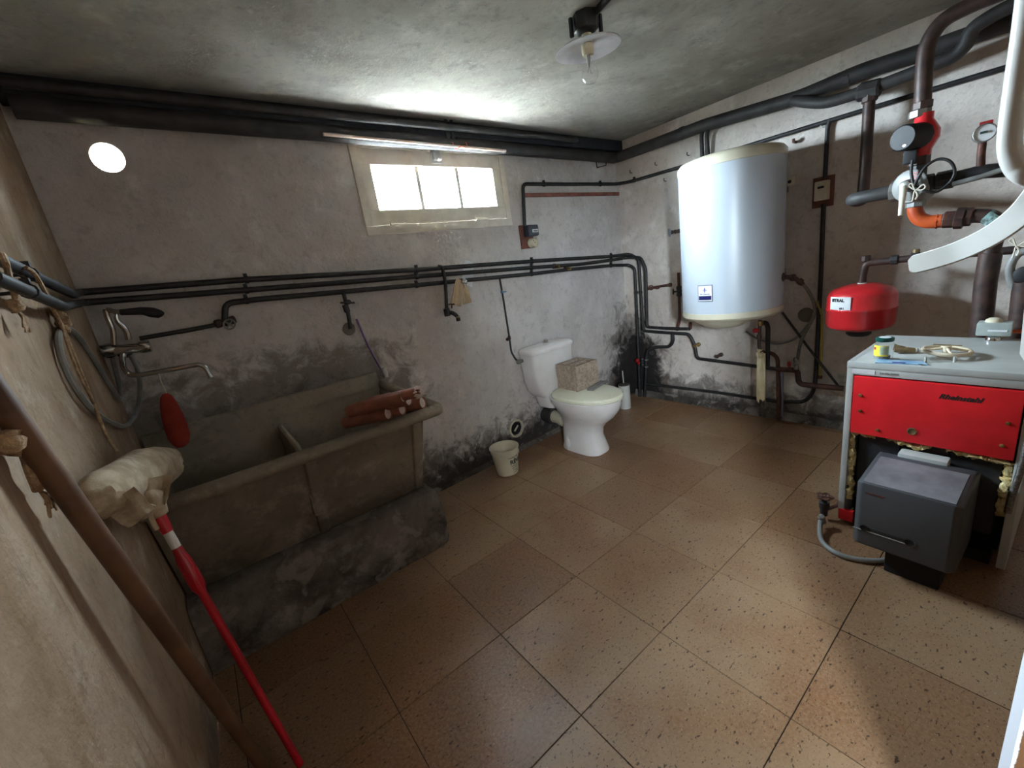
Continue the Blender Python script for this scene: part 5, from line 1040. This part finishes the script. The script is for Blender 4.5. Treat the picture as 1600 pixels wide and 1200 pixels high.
m = MB(); m.tube([g(1488, 288, OX + .04), g(1530, 277, OX + .04), g(1566, 265, OX + .04)], .010, 10); tag(obj('grey_rod', m, 'grey_hose'), 'pale grey tube slanting up along the dark pipe right of the mixing valve', 'tube')
gp = pipe_thing('gauge_pipe', 'short rusty standpipe carrying the pressure gauge', [g(1532, 266), g(1533, 240), g(1536, 215)], .013, 'rust_pipe', 0)
gc = g(1538, 208, OX + .02); t = thing('pressure_gauge', 'round white pressure gauge with red tag above the dark pipe', 'gauge', gc - Vector((0, 0, .03)))
m = MB(); m.lathe([(.030, -.012), (.033, -.008), (.033, .012), (.030, .014), (.029, .009), (.001, .009)], gc, (-.95, -.2, 0), 28); gb = obj('case', m, 'steel', t); m = MB(); m.lathe([(.0285, .0095), (.001, .0098)], gc, (-.95, -.2, 0), 28, caps=False); obj('dial', m, 'white_paper', gb)
m = MB(); m.box(gc + Vector((-.012, -.0, .002)), (.002, .02, .008)); obj('dial_mark', m, 'print_green', gb); m = MB(); m.box(g(1541, 194, OX + .02), (.01, .035, .022)); obj('red_tag', m, 'red_handle', t, bevel=.001)
oe = pipe_thing('orange_elbow', 'orange plastic pipe elbow below the mixing valve', smooth_path([g(1430, 318), g(1430, 330), g(1436, 341), g(1449, 346), g(1462, 346), g(1474, 345)], 5), .027, 'orange_pipe', 0, n=16); ring_part(oe, g(1464, 346), (0, 1, 0), .030, .005, 'orange_pipe'); ring_part(oe, g(1431, 318), (0, 0, 1), .034, .03, 'grey_hose', 'grey_union')
tq = pipe_thing('return_pipe', 'brown return pipe with teal-painted elbow dropping behind the boiler', [g(1472, 345), g(1500, 341), g(1530, 336), g(1556, 340), g(1558, 362), g(1549, 390), g(1540, 440), g(1531, 540)], .027, 'brown_pipe', .09, n=16)
for px, py, r_, w_ in ((1486, 343, .033, .05), (1500, 341, .042, .03), (1512, 339, .036, .03)): ring_part(tq, g(px, py), (0, 1, .1), r_, w_, 'rust_pipe')
m = MB(); m.tube(smooth_path([g(1541, 337), g(1552, 343), g(1556, 352), g(1556, 364)], 4), .0285, 16); obj('teal_elbow', m, 'teal_paint', tq); m = MB(); m.tube([g(1548, 395), g(1540, 440), g(1531, 535)], .034, 16); obj('lower_pipe', m, 'brown_pipe', tq)
pr_ = pipe_thing('flow_pipe', 'thick brown vertical pipe at the far right behind the thermostat box', [g(1603, 440, .5), g(1596, 500, .5), g(1591, 545, .5)], .035, 'brown_pipe', 0, n=16)
lo_ = pipe_thing('looped_hose', 'grey-brown hose looped over a pipe at the right frame edge', smooth_path([g(1606, 392, .5), g(1592, 396, .5), g(1581, 410, .5), g(1578, 428, .5), g(1583, 446, .5), g(1596, 456, .5), g(1612, 452, .5)], 5), .014, 'grey_hose', 0, 'hose')
m = MB(); m.lathe([(.03, 0), (.03, .03), (.02, .035)], g(1601, 428, .48), (-1, 0, 0), 18); obj('black_cap', m, 'black_plastic', lo_)
cb = pipe_thing('pump_cable', 'black cable curling from the pump terminal over the dark pipe', smooth_path([g(1426, 250, OX + .1), g(1424, 270, OX + .1), g(1428, 290, OX + .11), g(1432, 283, OX + .11), g(1445, 262, OX + .11), g(1465, 249, OX + .1), g(1484, 252, OX + .1), g(1492, 268, OX + .09), g(1484, 285, OX + .09), g(1465, 299, OX + .09), g(1448, 299, OX + .1), g(1430, 292, OX + .1)], 6), .0055, 'black_rubber', 0, 'cable')
def bow(name, lab, c, s_):
    t = thing(name, lab, 'string', c - Vector((0, 0, .04 * s_))); m = MB(); y = lambda a, b: c + Vector((-.01, a * s_, b * s_))
    m.tube(smooth_path([y(0, 0), y(.02, .02), y(.012, .028), y(0, 0), y(-.022, .016), y(-.03, .004), y(-.018, -.004), y(0, 0), y(.004, -.03), y(.006, -.042)], 4), .003 * s_, 6); m.tube(smooth_path([y(0, 0), y(-.008, -.02), y(-.004, -.036)], 4), .003 * s_, 6); obj('cord', m, 'straw_string', t)
bow('string_bow', 'white string bow tying the pump cable at the mixing valve', g(1431, 297, OX + .13), 1.0)
bow('string_bow', 'white string bow tied round the looped hose at the right edge', g(1589, 384, .55), 1.0)

# ------------------------------------------------------------------ upturned plastic chair on a table, mostly outside the frame
fd = Vector((.97, -.24, 0)).normalized(); sd_ = Vector((-fd.y, fd.x, 0))         # chair's forward and left
tipp = XX(1421, 415, 1.20); rear = XX(1604, 337, .70); mid = XX(1500, 386, .985)
leg0 = XX(1584, 258, .70)
SW = .215; sc0 = leg0 + fd * .20 - sd_ * (SW - .02)
t = thing('plastic_chair', 'white moulded plastic chair turned upside down, cut off by the right frame edge', 'chair', Vector((sc0.x, sc0.y, .90)))
def strap(pts, w, th, nrm):
    """flat rounded strip swept through points; nrm = direction of its thin side"""
    pp = smooth_path(pts, 8); m = MB(); rings = []; nrm = Vector(nrm).normalized()
    for i, p in enumerate(pp):
        d = (pp[min(i + 1, len(pp) - 1)] - pp[max(i - 1, 0)]).normalized(); s_ = d.cross(nrm).normalized(); n2 = s_.cross(d)
        k_ = i / (len(pp) - 1); f_ = min(1, .6 + k_ * 9)
        rings.append([p + s_ * (x * w * f_) + n2 * (z * th) for x, z in ((-.5, -.25), (-.45, -.5), (.45, -.5), (.5, -.25), (.5, .25), (.45, .5), (-.45, .5), (-.5, .25))])
    m.loft(rings); return m
def mirror(p):      # to the chair's other side
    q = p - sc0; k = q.dot(sd_); return p - sd_ * (2 * k)
arm = [XX(1421, 415, 1.0), XX(1456, 406, .99), XX(1496, 393, .98), XX(1540, 373, .96), XX(1576, 350, .94), XX(1604, 325, .92), XX(1632, 292, .90), leg0 + fd * .16 - sd_ * .03]
nn = Vector((-.97, .16, .12))
obj('armrest', strap(arm, .050, .010, nn), 'white_plastic', t)
n2_ = nn - sd_ * (2 * nn.dot(sd_)); obj('armrest', strap([mirror(p) for p in arm], .050, .010, n2_), 'white_plastic', t)
m = MB(); M_ = frame_mat(sc0, fd, sd_)
m.loft([[M_ @ Vector((p.x, p.y, z)) for p in sell(0, 0, 0, a_, b_, b_, 48, 4)] for z, a_, b_ in ((-.016, .205, SW - .01), (-.012, .213, SW), (.02, .216, SW + .002), (.026, .208, SW - .006), (.026, .196, SW - .018), (.0, .19, SW - .024), (-.002, .01, .01))]); obj('seat', m, 'white_plastic', t)
fr = [XX(1612, -40, .70), XX(1602, 40, .70), XX(1590, 120, .70), XX(1579, 200, .70), XX(1578, 235, .70), XX(1588, 262, .70), XX(1606, 276, .71), leg0 + fd * .12 + Vector((0, 0, -.03)), leg0 + fd * .40 + Vector((0, 0, -.03)), leg0 + fd * .44 + Vector((0, 0, .02)), leg0 + fd * .46 + Vector((0, 0, .38))]
for k in (0, 1):      # each side: two legs and the seat edge moulded as one rounded rail
    pts = fr if k == 0 else [mirror(p) for p in fr]
    m = MB(); pp = smooth_path(pts, 6); m.tube(pp, .0165, 14); obj('side_frame', m, 'white_plastic', t)
m = MB(); bb = sc0 - fd * .19; rings = []
for s2, hw in ((0, .17), (.25, .165), (.6, .16), (.85, .15), (.97, .12), (1.0, .08)):
    p = bb - fd * (.07 * s2) + Vector((0, 0, -.015 - .385 * s2)); rings.append([p - sd_ * .02 + sd_ * (hw * x) + fd * (z * .012) for x, z in ((-1, -.6), (-.9, -1), (.9, -1), (1, -.6), (1, .6), (.9, 1), (-.9, 1), (-1, .6))])
m.loft(rings); obj('backrest', m, 'white_plastic', t)
zt_tab = sc0.z - .41
tc_ = sc0 - fd * .22
t = thing('small_table', 'plain wooden table behind the open door holding up the upturned chair', 'table', Vector((.98, -1.93, 0)))
m = MB(); m.box((.93, -1.83, zt_tab - .015), (.64, .56, .03)); obj('tabletop', m, 'table_wood', t, bevel=.003)
for x in (.65, 1.21):
    for y in (-2.07, -1.59):
        m = MB(); m.box((x, y, (zt_tab - .03) / 2), (.04, .04, zt_tab - .03)); obj('leg', m, 'table_wood', t, bevel=.003)
